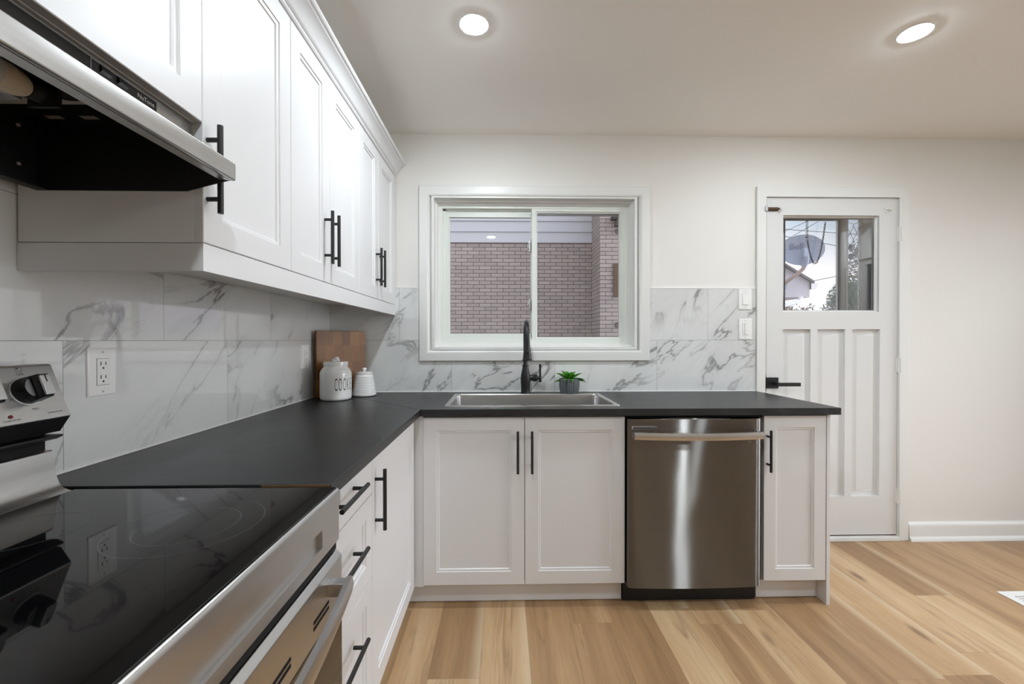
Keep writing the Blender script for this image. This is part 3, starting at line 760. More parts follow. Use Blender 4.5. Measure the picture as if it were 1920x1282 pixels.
MB().lathe([(0.016, 0.0), (0.0165, 0.018), (0.0200, 0.024), (0.0205, 0.040), (0.0165, 0.048), (0.0085, 0.054), (0.008, 0.062), (0.0, 0.064)], (FX+0.022, FY, ZC+0.090), 'X', 24) \
    .lathe([(0.0, 0.0), (0.0085, 0.0), (0.0085, 0.010), (0.0060, 0.030), (0.0055, 0.060), (0.0070, 0.090), (0.0085, 0.103), (0.0, 0.104)], (FX+0.086, FY, ZC+0.066), 'Z', 18).build('lever', 'black', t)

# ------------------------------------------------------------------ things on the counter
t = thing('potted_succulent', 'small green succulent in a grey ribbed pot right of the faucet', 'potted plant', (0.385, 2.466, ZC))
pc = (0.385, 2.466, ZC)
MB().lathe([(0.0, 0.0), (0.046, 0.0), (0.050, 0.004), (0.056, 0.040), (0.057, 0.060), (0.056, 0.086), (0.050, 0.088), (0.049, 0.074), (0.0, 0.074)], pc, 'Z', 112,
           rib=lambda k, i: (1.0+0.035*(1 if (k//2) % 2 else -1)*(1 if 1 < i < 6 else 0))).build('pot', 'pot', t, sharp=60)
MB().lathe([(0.0, 0.076), (0.030, 0.077), (0.0485, 0.0745)], pc, 'Z', 24).build('soil', 'soil', t)
def leaf(mb, base, yaw, pitch, ln, wd, curl=0.5):
    n = 6; top = []; bot = []
    d = Vector((cos(yaw), sin(yaw), 0)); side = Vector((-sin(yaw), cos(yaw), 0)); p = Vector(base); a = pitch
    L_, Rr, C_, U_ = [], [], [], []
    for i in range(n+1):
        s = i/n; w = wd*(sin(pi*min(1, 0.18+0.82*s))**0.8)*(1-0.15*s) if i < n else 0.0006
        up_ = Vector((0, 0, 1))*cos(a)-d*sin(a)
        C_.append(mb.vert(p-up_*(w*0.35+0.0006))); U_.append(mb.vert(p+up_*0.0004)); L_.append(mb.vert(p+side*w*0.5+up_*w*0.14)); Rr.append(mb.vert(p-side*w*0.5+up_*w*0.14))
        p = p+(d*cos(a)+Vector((0, 0, 1))*sin(a))*(ln/n); a -= curl/n
    for i in range(n):
        for A, B in ((L_, U_), (U_, Rr), (Rr, C_), (C_, L_)):
            mb.bm.faces.new((A[i], A[i+1], B[i+1], B[i]))
rng = random.Random(3)
for k in range(24):
    ring = 0 if k < 9 else (1 if k < 17 else 2)
    yaw = k*2.39996; pit = (0.22, 0.72, 1.20)[ring]+rng.uniform(-.12, .12); ln = (0.094, 0.078, 0.056)[ring]*rng.uniform(.85, 1.12)
    m = MB(); leaf(m, (pc[0]+cos(yaw)*0.008, pc[1]+sin(yaw)*0.008, ZC+0.080+0.004*ring), yaw, pit, ln if sin(yaw) < 0.6 else min(ln, 0.066), (0.024, 0.025, 0.022)[ring], 0.75)
    m.build('leaf', 'leaf_dark' if (ring == 0 and k % 2) else 'leaf', t, sharp=80)

JX, JY = -0.877, 2.250
t = thing('cookie_jar', 'white lidded ceramic jar lettered COOKIE in front of the cutting board', 'jar', (JX, JY, ZC))
JR = 0.0785
jp = [(0.0, 0.0), (0.070, 0.0), (0.0755, 0.004), (JR, 0.014), (JR, 0.130), (0.0775, 0.142), (0.0735, 0.153), (0.0670, 0.163), (0.0610, 0.169), (0.0585, 0.173), (0.0585, 0.178), (0.0, 0.178)]
MB().lathe(jp, (JX, JY, ZC), 'Z', 64).build('body', 'ceramic', t)
lid = MB().lathe([(0.0, 0.1785), (0.0605, 0.1785), (0.0615, 0.182), (0.0615, 0.196), (0.0600, 0.199), (0.0, 0.2005)], (JX, JY, ZC), 'Z', 64).build('lid', 'ceramic', t)
m = MB()
m.lathe([(0.0, 0.1995), (0.017, 0.200), (0.018, 0.206), (0.015, 0.213), (0.009, 0.218), (0.0, 0.219)], (JX-0.004, JY, ZC), 'Z', 24)
m.lathe([(0.0, 0.205), (0.010, 0.207), (0.013, 0.214), (0.010, 0.222), (0.0, 0.226)], (JX+0.007, JY-0.006, ZC), 'Z', 20)
m.lathe([(0.0, 0.200), (0.009, 0.2005), (0.010, 0.206), (0.006, 0.212), (0.0, 0.213)], (JX+0.014, JY-0.006, ZC), 'Z', 16)
m.build('lid_knob', 'ceramic', lid)
ja = radians(-37)     # the word sits round to the right of the jar
def jar_place(u, v, w, r=JR+0.0006):
    a = ja+u/JR
    return (JX+r*cos(a), JY+r*sin(a), ZC+0.080+v)
lettering('COOKIE', 0.092, 'black_ink', t, jar_place, spacing=1.25, bold=-0.0010, fit=0.099)

CX, CY = -0.776, 2.395
t = thing('canister', 'small white ribbed ceramic canister right of the lettered jar', 'canister', (CX, CY, ZC))
pr = [(0.0, 0.0), (0.060, 0.0), (0.0645, 0.004)]
for i in range(12):
    z0 = 0.008+i*0.0088; r0 = 0.0665-0.0195*(z0/0.122)
    pr += [(r0, z0), (r0+0.0006, z0+0.003), (r0, z0+0.0068), (r0-0.0022, z0+0.0078)]
pr += [(0.0455, 0.116), (0.0450, 0.121), (0.0, 0.121)]
MB().lathe(pr, (CX, CY, ZC), 'Z', 56).build('body', 'ceramic', t, sharp=50)
lid = MB().lathe([(0.0, 0.1215), (0.0455, 0.1215), (0.0470, 0.124), (0.0465, 0.131), (0.040, 0.134), (0.012, 0.137), (0.0, 0.137)], (CX, CY, ZC), 'Z', 56).build('lid', 'ceramic', t)
MB().lathe([(0.0075, 0.1365), (0.0075, 0.141), (0.012, 0.145), (0.013, 0.151), (0.010, 0.156), (0.0, 0.158)], (CX, CY, ZC), 'Z', 28).build('lid_knob', 'ceramic', lid)

# cutting board leaning across the corner
a0 = Vector((-1.002, 2.302)); a1 = Vector((-0.812, 2.522)); dv = (a1-a0); bw = dv.length; dv.normalize()
b = MB().box(0, bw, -0.010, 0.010, 0, 0.362, 0.003).build('cutting_board', 'butcher')
nv = Vector((dv.y, -dv.x)); lean = 0.018; ez = Vector((-nv.x*lean, -nv.y*lean, 1)).normalized(); ex = Vector((dv.x, dv.y, 0)); ey = ez.cross(ex)
mm = Matrix.Identity(4)
for i in range(3): mm[i][0], mm[i][1], mm[i][2] = ex[i], ey[i], ez[i]
mm.translation = Vector((a0.x, a0.y, ZC+0.0006)); b.matrix_world = mm
tag(b, 'butcher-block wooden cutting board leaning in the counter corner', 'cutting board')

# ------------------------------------------------------------------ outlets and switches
def wall_plate(tf, u, z, w, h, t):
    m = MB(tf)
    def rc(d, q): return [(u-w/2+d, q, z-h/2+d), (u+w/2-d, q, z-h/2+d), (u+w/2-d, q, z+h/2-d), (u-w/2+d, q, z+h/2-d)]
    m.rings([rc(0, 0), rc(0, 0.004), rc(0.002, 0.006), rc(0.005, 0.0065)])
    pl = m.build('plate', 'device', t)
    for dz in (-0.050, 0.050):
        MB(tf).tube([(u, 0.006, z+dz), (u, 0.0072, z+dz)], 0.003, 12).box(u-0.0025, u+0.0025, 0.0071, 0.0074, z+dz-0.0004, z+dz+0.0004).build('screw', 'alu', t)
    return pl
def outlet(tf, u, z, label, loc, mirror=1):
    t = thing('wall_outlet', label, 'outlet', loc, 'outlets on the left tile wall')
    wall_plate(tf, u, z, 0.077, 0.121, t)
    r = MB(tf).box(u-0.0165, u+0.0165, 0.006, 0.0078, z-0.0335, z+0.0335, 0.001).build('receptacle', 'device', t)
    m = MB(tf).box(u-0.0172, u+0.0172, 0.0060, 0.0067, z-0.0342, z+0.0342).build('receptacle_gap', 'slot', t)
    for dz in (0.018, -0.016):
        for du, hh in ((-0.0065, 0.0045), (0.0065, 0.0038)):
            MB(tf).box(u+du-0.0012, u+du+0.0012, 0.0076, 0.0080, z+dz+0.003-hh, z+dz+0.003+hh).build('slot', 'slot', r)
        MB(tf).tube([(u, 0.0076, z+dz-0.0085), (u, 0.0080, z+dz-0.0085)], 0.0026, 12).build('ground_hole', 'slot', r)
    return t
TW = face_left(XL)
outlet(TW, 1.1105, 1.144, 'white duplex outlet beside the range control panel', (XL, 1.1105, 1.084))
outlet(TW, 2.232, 1.139, 'white duplex outlet beside the cutting board', (XL, 2.232, 1.079))
TBW = face_back(YB)
def switch(u, z, label, slim):
    t = thing('light_switch', label, 'light switch', (u, YB, z-0.06), 'switches beside the door')
    wall_plate(TBW, u, z, 0.079, 0.124, t)
    MB(TBW).box(u-0.0172, u+0.0172, 0.006, 0.0068, z-0.0345, z+0.0345).build('rocker_gap', 'grey_panel', t)
    m = MB(TBW)
    if slim:
        m.box(u-0.0165, u-0.006, 0.006, 0.0082, z-0.0335, z+0.0335, 0.0008).box(u-0.005, u+0.0165, 0.006, 0.010, z-0.0335, z+0.0335, 0.001)
    else:
        m.prism([(0.006, z-0.0335), (0.0105, z-0.0335), (0.0075, z+0.0335), (0.006, z+0.0335)], u-0.0165, u+0.0165, 'X')
        m.bm.free(); m = MB(TBW)
        m.rings([[(u-0.0165, 0.006, z-0.0335), (u+0.0165, 0.006, z-0.0335), (u+0.0165, 0.006, z+0.0335), (u-0.0165, 0.006, z+0.0335)],
                 [(u-0.0165, 0.0110, z-0.0335), (u+0.0165, 0.0110, z-0.0335), (u+0.0165, 0.0072, z+0.0335), (u-0.0165, 0.0072, z+0.0335)]])
    m.build('rocker', 'device', t)
switch(1.460, 1.470, 'white rocker switch at the tile top edge, upper of two', False)
switch(1.462, 1.289, 'white slide dimmer switch below the rocker switch', True)

# ------------------------------------------------------------------ dishwasher
t = thing('dishwasher', 'stainless steel dishwasher under the counter', 'dishwasher', (0.867, 2.2, 0.0))
MB().box(0.560, 1.194, 1.945, 2.52, 0.11, 0.868).build('tub', 'black_paint', t)
m = MB()
px = [(0.562, 1.914), (0.566, 1.905), (0.60, 1.899), (0.74, 1.8935), (0.867, 1.892), (1.0, 1.8935), (1.13, 1.899), (1.166, 1.905), (1.1715, 1.914), (1.1715, 1.944), (0.562, 1.944)]
m.prism(px, 0.105, 0.868, 'Z')
dd = m.build('door', 'steel_dw', t, sharp=50)
MB().box(0.578, 0.692, 1.8955, 1.9000, 0.823, 0.837, 0.001).build('vent_frame', 'alu', dd)
MB().box(0.582, 0.688, 1.8945, 1.8985, 0.8255, 0.8295).box(0.582, 0.688, 1.8945, 1.8985, 0.8315, 0.8345).build('vent_slot', 'dark', dd)
# bowed flat bar handle
N = 24; lf = []
for i in range(N+1):
    s = i/N; x = 0.580+s*(1.158-0.580); y = 1.868-0.026*sin(pi*s); zc = 0.799-0.000*s
    lf.append([(x, y+0.006, zc-0.017), (x, y-0.004, zc-0.015), (x, y-0.007, zc+0.000), (x, y-0.004, zc+0.016), (x, y+0.006, zc+0.018), (x, y+0.009, zc)])
m = MB().rings(lf)
for x0, x1 in ((0.580, 0.600), (1.138, 1.158)): m.box(x0, x1, 1.868, 1.905, 0.784, 0.814, 0.002)
m.build('handle', 'satin', dd, sharp=50)
MB().box(0.560, 1.1860, 1.980, 1.992, 0.002, 0.104).build('toe_kick', 'black_paint', t)
MB().box(0.560, 1.194, 1.935, 1.96, 0.8685, 0.8815).build('top_gap_seal', 'dark', t)

# ------------------------------------------------------------------ range
RY0, RY1, RXF = 0.163, 0.9215, -0.356
t = thing('electric_range', 'stainless steel electric range with black glass cooktop', 'range', (-0.68, 0.54, 0.0))
MB().box(-0.995, -0.372, RY0, RY1, 0.02, 0.860).box(-0.93, -0.372, RY0, RY1, 0.860, 0.897).build('body', 'black_paint', t)
MB().box(-0.908, RXF-0.001, RY0+0.001, RY1-0.001, 0.8985, 0.9095, 0.0025).build('cooktop_glass', 'cooktop', t)
m = MB()
def ring(mb, cx, cy, r, w, z, n=72):
    A = [mb.vert((cx+(r-w/2)*cos(2*pi*k/n), cy+(r-w/2)*sin(2*pi*k/n), z)) for k in range(n)]
    B = [mb.vert((cx+(r+w/2)*cos(2*pi*k/n), cy+(r+w/2)*sin(2*pi*k/n), z)) for k in range(n)]
    for k in range(n): mb.bm.faces.new((A[k], A[(k+1) % n], B[(k+1) % n], B[k]))
for cx, cy, rs in ((-0.535, 0.735, (0.112, 0.075)), (-0.79, 0.715, (0.078,)), (-0.545, 0.335, (0.092, 0.05)), (-0.79, 0.345, (0.078,))):
    m = MB()
    for r in rs: ring(m, cx, cy, r, 0.0016, 0.90965)
    m.build('burner_ring', 'ring', t)
# front rim, control band, door
m = MB(); m.prism([(-0.378, 0.9070), (-0.3575, 0.9070), (-0.3535, 0.9040), (-0.3505, 0.8990), (-0.3500, 0.8720), (-0.372, 0.8720)], RY0, RY1, 'Y')
m.build('front_rim', 'steel_y', t, sharp=60)
m = MB().prism([(RY0, 0.797), (RY1, 0.797), (RY1, 0.8695), (RY0, 0.8695)], -0.372, -0.3535, 'X', [[(0.27, 0.818), (0.838, 0.818), (0.838, 0.853), (0.27, 0.853)]])
m.build('front_band', 'steel_y', t)
MB().box(-0.372, -0.3615, 0.26, 0.845, 0.816, 0.856).build('band_recess', 'steel_y', t)
MB().box(-0.372, -0.358, RY0+0.004, RY1-0.004, 0.779, 0.7965).build('vent_gap', 'dark', t)
od = MB().prism([(-0.372, 0.775), (-0.358, 0.775), (-0.3475, 0.764), (-0.3475, 0.20), (-0.372, 0.20)], RY0, RY1, 'Y', bev=0.0015).build('oven_door', 'steel_y', t)
MB().box(-0.349, -0.3465, RY0+0.004, RY1-0.004, 0.22, 0.664).build('door_glass', 'oven_glass', od)
for y0, y1 in ((0.785, 0.852), (0.56, 0.70), (0.36, 0.48)):
    for dz in (0.0, 0.011):
        MB().box(-0.3485, -0.3468, y0, y1, 0.690+dz, 0.696+dz).build('vent_slot', 'dark', od)
lf = []
for i in range(N+1):
    s = i/N; y = RY0+0.035+s*(RY1-RY0-0.085); x = -0.312+0.028*sin(pi*s); zc = 0.728
    lf.append([(x-0.007, y, zc-0.014), (x+0.004, y, zc-0.017), (x+0.008, y, zc), (x+0.004, y, zc+0.017), (x-0.007, y, zc+0.016), (x-0.010, y, zc)])
m = MB().rings(lf)
for y0 in (RY0+0.035, RY1-0.076): m.box(-0.349, -0.308, y0, y0+0.026, 0.715, 0.742, 0.003)
m.build('handle', 'steel_y', od, sharp=50)
MB().box(-0.3466, -0.3462, 0.895, 0.912, 0.640, 0.672).build('sticker', 'device', od)
MB().box(-0.3462, -0.3460, 0.899, 0.908, 0.650, 0.656).box(-0.3462, -0.3460, 0.899, 0.908, 0.660, 0.667).build('sticker_print', 'grey_ink', od)
MB().box(-0.372, -0.350, RY0, RY1, 0.03, 0.195, 0.002).build('storage_drawer', 'steel_y', t)
# back riser with coved front
cv = [(-0.996, 0.8985)]+[(-0.9085, 0.9080), (-0.918, 0.910), (-0.928, 0.915), (-0.936, 0.925), (-0.941, 0.940), (-0.944, 0.960), (-0.948, 0.990), (-0.951, 0.994), (-0.996, 0.994)]
bg = MB().prism(cv, RY0, RY1-0.006, 'Y', bev=0.0).build('back_riser', 'steel_y', t, sharp=60)
MB().box(-0.996, -0.962, RY0+0.004, RY1-0.008, 0.994, 1.040).build('riser_vent', 'dark', t)
MB().prism([(-0.996, 1.016), (-0.946, 1.016), (-0.934, 1.022), (-0.934, 1.026), (-0.996, 1.026)], RY0, RY1+0.0005, 'Y').build('vent_lip', 'black_paint', t)
hd = MB().prism([(-0.996, 1.032), (-0.938, 1.034), (-0.9170, 1.066), (-0.957, 1.172), (-0.962, 1.175), (-0.996, 1.175)], RY0, RY1+0.0005, 'Y', bev=0.0015).build('control_panel', 'steel_y', t)
MB().prism([(-0.994, 1.0300), (-0.9385, 1.0325), (-0.9180, 1.0640), (-0.940, 1.064)], RY0+0.001, RY1-0.0005, 'Y').build('panel_underside', 'black_paint', hd)
f0 = Vector((-0.9170, 0, 1.066)); f1 = Vector((-0.957, 0, 1.172)); fv = (f1-f0).normalized(); fn = Vector((fv.z, 0, -fv.x))
def panel_pt(u, v, w):     # u along +Y, v up the slope, w outward
    p = f0+fv*v+fn*w; return (p.x, u, p.z)
MB(panel_pt).box(0.43, 0.665, -0.001, 0.001, 0.0, 0.0).bm.free()
MB(panel_pt).box(0.435, 0.655, 0.018, 0.095, 0.0, 0.0012).build('display', 'oven_glass', hd)
def knob(y, v, turn=0.0):
    ro = MB(panel_pt).lathe([(0.029, 0.0003), (0.029, 0.0012), (0.0275, 0.0016), (0.0, 0.0016)], (y, v, 0), 'Z', 40).build('knob_ring', 'alu', hd)
    k = MB(panel_pt).lathe([(0.0265, 0.002), (0.0262, 0.010), (0.0245, 0.021), (0.0225, 0.024), (0.0, 0.024)], (y, v, 0), 'Z', 40).build('knob', 'black_plastic', hd)
    # grip ridge across the drum
    m = MB(panel_pt)
    m.rings([[(y-0.009, v-0.026, 0.010), (y+0.009, v-0.026, 0.010), (y+0.009, v+0.024, 0.010), (y-0.009, v+0.024, 0.010)],
             [(y-0.0085, v-0.025, 0.038), (y+0.0085, v-0.025, 0.038), (y+0.0085, v+0.022, 0.040), (y-0.0085, v+0.022, 0.040)],
             [(y-0.007, v-0.023, 0.041), (y+0.007, v-0.023, 0.041), (y+0.007, v+0.020, 0.043), (y-0.007, v+0.020, 0.043)]])
    m.build('grip', 'black_plastic', k)
    MB(panel_pt).box(y-0.0088, y+0.0088, v-0.022, v+0.018, 0.0405, 0.0445, 0.001).build('grip_cap', 'alu', k)
    MB(panel_pt).box(y-0.001, y+0.001, v+0.004, v+0.018, 0.0443, 0.0448).build('pointer', 'dark', k)
    for sgn in (-1, 1):
        pts = [(y+sgn*(0.0105+0.0), v-0.017), (y+sgn*0.0105, v+0.017)]
        pts += [(y+sgn*0.0225*cos(a), v+0.0225*sin(a)) for a in [radians(q) for q in (50, 30, 10, -10, -30, -50)]]
        MB(panel_pt).prism(pts, 0.0238, 0.0255, 'Z').build('knob_inset', 'alu', k)
for y in (0.858, 0.775, 0.31, 0.227): knob(y, 0.062)
for y in (0.858, 0.775, 0.31, 0.227):
    for s_, du, dv_, sz in (('OFF', 0.0, 0.037, 0.0075), ('LO', -0.033, 0.020, 0.006), ('HI', -0.030, -0.012, 0.006), ('MED', 0.004, -0.036, 0.006)):
        lettering(s_, sz, 'grey_ink', hd, lambda u, v, w, y=y, du=du, dv_=dv_: panel_pt(y+du+u, 0.060+dv_+v, 0.00025), 'lettering')
    MB(panel_pt).box(y-0.0055, y+0.0055, 0.103, 0.1036, 0.0001, 0.00025).box(y-0.0055, y+0.0055, 0.1116, 0.1122, 0.0001, 0.00025).box(y-0.0055, y-0.0049, 0.103, 0.1122, 0.0001, 0.00025).box(y+0.0049, y+0.0055, 0.103, 0.1122, 0.0001, 0.00025).box(y-0.003, y, 0.108, 0.111, 0.0001, 0.00025).build('burner_symbol', 'grey_ink', hd)
MB(panel_pt).lathe([(0.0035, 0.0003), (0.0035, 0.0012), (0.0, 0.0018)], (0.816, 0.0155, 0), 'Z', 16).build('indicator', 'red', hd)
lettering('COOKTOP ON', 0.0042, 'grey_ink', hd, lambda u, v, w: panel_pt(0.816+u, 0.008+v, 0.00025))
lettering('SIMMER-POWER', 0.004, 'grey_ink', hd, lambda u, v, w: panel_pt(0.895+u, 0.012+v, 0.00025))

# ------------------------------------------------------------------ range hood
HY0, HY1 = 0.163, 0.9225
t = thing('range_hood', 'under-cabinet range hood with steel lip and black interior', 'range hood', (-0.8, 0.54, 1.54))
m = MB()
side = [(-0.985, 1.541), (-0.672, 1.541), (-0.580, 1.565), (-0.580, 1.585), (-0.666, 1.606), (-0.666, 1.684), (-0.985, 1.684)]
m.prism(side, HY1-0.0025, HY1, 'Y').prism(side, HY0, HY0+0.0025, 'Y')
m.box(-0.985, -0.982, HY0+0.0025, HY1-0.0025, 1.541, 1.684).box(-0.982, -0.668, HY0+0.0025, HY1-0.0025, 1.680, 1.684)
m.box(-0.982, -0.960, HY0+0.0025, HY1-0.0025, 1.541, 1.544)
m.build('housing', 'black_paint', t)
m = MB()
m.prism([(-0.580, 1.5640), (-0.573, 1.5640), (-0.5705, 1.567), (-0.5705, 1.5985), (-0.574, 1.602), (-0.667, 1.607), (-0.667, 1.6045), (-0.578, 1.599), (-0.578, 1.568)], HY0, HY1+0.0008, 'Y')
m.box(-0.600, -0.578, HY0+0.003, HY1-0.003, 1.5640, 1.5665)
lip = m.build('front_lip', 'steel_y', t, sharp=60)
MB().box(-0.6665, -0.664, HY0, HY1, 1.606, 1.6845).build('front_face', 'steel_y', t)
fr_ = MB().box(-0.6642, -0.6632, 0.24, 0.900, 1.6815, 1.6830).box(-0.6642, -0.6632, 0.8985, 0.9000, 1.612, 1.6830).build('face_trim', 'alu', t)
cs = MB().box(-0.6642, -0.6615, 0.27, 0.832, 1.640, 1.6795, 0.001).build('control_strip', 'black_plastic', t)
for y0 in (0.716, 0.748): MB().prism([(-0.6616, 1.664), (-0.657, 1.668), (-0.6595, 1.677), (-0.6616, 1.677)], y0, y0+0.018, 'Y').build('rocker_switch', 'black_paint', cs)
TH = face_left(-0.6612)
m = MB(TH); zz0, zz1, yy0, yy1 = 1.655, 1.6785, 0.70, 0.8305
m.box(yy0, yy1, 0, 0.0002, zz1-0.0007, zz1).box(yy1-0.0007, yy1, 0, 0.0002, zz0, zz1).box(yy0, yy0+0.0007, 0, 0.0002, zz0, zz1).build('badge_border', 'alu', cs)
lettering('NuTone', 0.0115, 'white_ink', cs, lambda u, v, w: (-0.6611, 0.806+u, 1.6685+v), xs=0.95)
gp = MB().box(-0.965, -0.672, HY0+0.10, 0.792, 1.652, 1.658).build('lamp_plate', 'grey_panel', t)
MB().box(-0.605, -0.5785, HY0+0.004, HY1-0.004, 1.5670, 1.5985).build('lip_lining', 'grey_panel', t)
def stadium(y0, y1, x0, x1, n=10):
    r = (x1-x0)/2; cx = (x0+x1)/2; pts = []
    for k in range(n+1):
        a = pi*k/n; pts.append((cx+r*cos(a), y1-r+r*sin(a)))
    for k in range(n+1):
        a = pi+pi*k/n; pts.append((cx+r*cos(a), y0+r+r*sin(a)))
    return pts
MB().prism(stadium(0.56, 0.775, -0.800, -0.715), 1.6485, 1.6522, 'Z').build('lamp_recess', 'dark', t)
bl = MB().lathe([(0.0, 0.575), (0.020, 0.578), (0.031, 0.592), (0.0335, 0.610), (0.031, 0.632), (0.0245, 0.650)], (-0.760, 0, 1.626), 'Y', 32).build('light_bulb', 'bulb', t)
MB().lathe([(0.0246, 0.6500), (0.0235, 0.668), (0.0195, 0.685), (0.0145, 0.695), (0.0, 0.696)], (-0.760, 0, 1.626), 'Y', 32).build('bulb_neck', 'bulb_neck', bl)
MB().tube([(-0.760, 0.694, 1.627), (-0.760, 0.725, 1.632)], 0.016, 20).box(-0.785, -0.735, 0.722, 0.728, 1.61, 1.650).build('socket', 'black_paint', t)
m = MB(); fx0, fx1, fy0, fy1 = -0.97, -0.805, 0.26, 0.732
m.prism([(fx0, fy0), (fx1, fy0), (fx1, fy1), (fx0, fy1)], 1.626, 1.634, 'Z', [[(fx0+.014, fy0+.014), (fx1-.014, fy0+.014), (fx1-.014, fy1-.014), (fx0+.014, fy1-.014)]])
flt = m.build('grease_filter', 'alu', t)
MB().box(fx0+.014, fx1-.014, fy0+.014, fy1-.014, 1.629, 1.632).build('filter_mesh', 'grey_panel', flt)
for x, y in ((-0.93, 0.885), (-0.86, 0.885), (-0.80, 0.875)): MB().box(x, x+0.03, y, y+0.012, 1.6785, 1.6798).build('bracket_tab', 'grey_panel', t)
for y, z in ((0.885, 1.66), (0.885, 1.582), (0.60, 1.60)): MB().tube([(-0.982, y, z), (-0.979, y, z)], 0.0035, 10).build('screw', 'grey_panel', t)

# ------------------------------------------------------------------ recessed ceiling lights
def downlight(x, y, label):
    t = thing('recessed_light', label, 'ceiling light', (x, y, HC), 'recessed ceiling lights')
    z = HC
    MB().lathe([(0.0515, z-0.003), (0.056, z-0.0045), (0.061, z-0.003), (0.0625, z-0.0002), (0.0515, z-0.0002), (0.0515, z-0.003)], (x, y, 0), 'Z', 40, cap=False).build('trim_ring', 'light_ring', t)
    MB().lathe([(0.0, z-0.0095), (0.020, z-0.0090), (0.038, z-0.0072), (0.0500, z-0.0040), (0.0512, z-0.0004), (0.0, z-0.0004)], (x, y, 0), 'Z', 40).build('lens', 'lens', t)
downlight(-0.112, 1.667, 'round recessed ceiling light above the counter, nearer the cabinets')
downlight(1.648, 1.676, 'round recessed ceiling light in front of the back door')
for x, y, w in ((-0.14, 0.22, 'over the range'), (1.74, 0.22, 'mid-room over the open floor'), (3.45, 1.00, 'added out of view on the right side'), (2.21, -1.25, 'added unseen behind the camera')):  # last two are unseen lamps, added to light the right wall and dishwasher
    downlight(x, y, 'round recessed ceiling light '+w)

# ------------------------------------------------------------------ floor register
t = thing('floor_register', 'white louvred floor vent on the oak floor at the right edge', 'vent', (2.50, 1.95, 0.0))
MB().prism([(2.392, 1.70), (2.70, 1.70), (2.70, 2.008), (2.392, 2.008)], 0.0002, 0.004, 'Z', [[(2.43, 1.73), (2.67, 1.73), (2.67, 1.978), (2.43, 1.978)]]).build('frame', 'trim', t)
m = MB()
for i in range(16):
    y = 1.735+i*0.0155; m.box(2.43, 2.67, y, y+0.010, 0.0012, 0.0036)
m.build('louvres', 'trim', t)

# ------------------------------------------------------------------ outside the back door: storm door, side light, chain
t = thing('storm_door', 'white aluminium storm door outside the back door', 'storm door', (1.98, 2.70, 0.0))
m = MB().prism([(1.62, 0.03), (2.214, 0.03), (2.214, 2.085), (1.62, 2.085)], 2.690, 2.722, 'Y', [[(1.80, 0.5), (2.160, 0.5), (2.160, 1.994), (1.80, 1.994)]])
m.build('frame', 'storm', t)
m = MB(); ring_profile(m, 1.798, 2.162, 0.498, 1.996, [(0, 2.688), (0.006, 2.688), (0.006, 2.700), (0, 2.700)]); m.build('gasket', 'black_plastic', t)
MB().box(1.80, 2.16, 2.704, 2.707, 0.5, 1.994).build('pane', 'glass', t)
MB().prism([(2.1625+0.0195*(1-cos(a_*pi/12)), 2.690-0.022*sin(a_*pi/12)) for a_ in range(13)], 0.03, 2.085, 'Z').build('mullion', 'storm', t)
MB().box(2.176, 2.181, 2.660, 2.669, 1.40, 1.68, 0.001).build('closer_rod', 'alu', t)
t = thing('sidelight', 'narrow leaded diamond sidelight beside the storm door', 'sidelight', (2.26, 2.70, 0.0))
MB().prism([(2.2145, 0.03), (2.410, 0.03), (2.410, 2.085), (2.2145, 2.085)], 2.695, 2.722, 'Y', [[(2.219, 1.0), (2.306, 1.0), (2.306, 2.004), (2.219, 2.004)]]).build('frame', 'storm', t)
MB().box(2.219, 2.306, 2.710, 2.713, 1.0, 2.004).build('pane', 'glass', t)
MB().prism([(2.309, 2.694), (2.336, 2.60), (2.385, 2.60), (2.40, 2.694)], 0.03, 2.07, 'Z').build('reveal', 'storm', t)
m = MB(); cx = 2.2625; hw = 0.0435; pz = 0.078
def seg(p, q): m.tube([(p[0], 2.706, p[1]), (q[0], 2.706, q[1])], 0.0013, 6)
for sg in (-1, 1):
    for k in range(-3, 26):
        zb = 1.0+k*0.087                       # height of this came at the middle of the pane
        pa = [(cx+d_, zb+sg*2.0*d_) for d_ in (-hw, hw)]
        lo_, hi_ = 1.002, 1.960
        d0, d1 = sorted(((lo_-zb)/(2.0*sg), (hi_-zb)/(2.0*sg)))
        d0, d1 = max(d0, -hw), min(d1, hw)
        if d1-d0 > 0.004: seg((cx+d0, zb+sg*2.0*d0), (cx+d1, zb+sg*2.0*d1))
seg((cx-hw, 1.985), (cx, 1.970)); seg((cx+hw, 1.985), (cx, 1.970)); seg((cx, 1.970), (cx, 1.962))
m.build('lead_lattice', 'lead', t)
t = thing('door_chain', 'black spring and chain hanging inside the storm door glass', 'chain', (1.95, 2.68, 2.02))
pts = [(1.932+0.008*cos(k*pi/3), 2.672+0.006*sin(k*pi/3), 1.985-k*0.0021) for k in range(0, 54)]
MB().tube(pts, 0.0016, 6).tube([(1.932, 2.672, 2.02), (1.936, 2.672, 2.005), (1.932, 2.672, 1.985)], 0.0013, 6).tube([(1.922, 2.672, 1.873), (1.944, 2.672, 1.873)], 0.002, 6).build('spring', 'lead', t)
path = []
for k in range(0, 41):
    s = k/40
    x = 1.934+0.117*(s**1.0) if s > 0.0 else 1.934
    z = 1.868*(1-s)+1.99*s-0.205*(1-(2*s-1)**2)*1.0-0.02*s
    path.append(Vector((x, 2.672, z)))
m = MB()
acc = 0; i = 0; flip = 0
def link(p, d, flip):
    side = Vector((0, 1, 0)) if flip else Vector((d.z, 0, -d.x)).normalized()
    L = 0.0095; W = 0.0050 if not flip else 0.0035
    q = []
    for a in range(10):
        an = 2*pi*a/10; q.append(tuple(p+d*(L*cos(an))+side*(W*sin(an))))
    m.tube(q, 0.0016, 6, closed=True)
dist = 0.0; last = 0.0
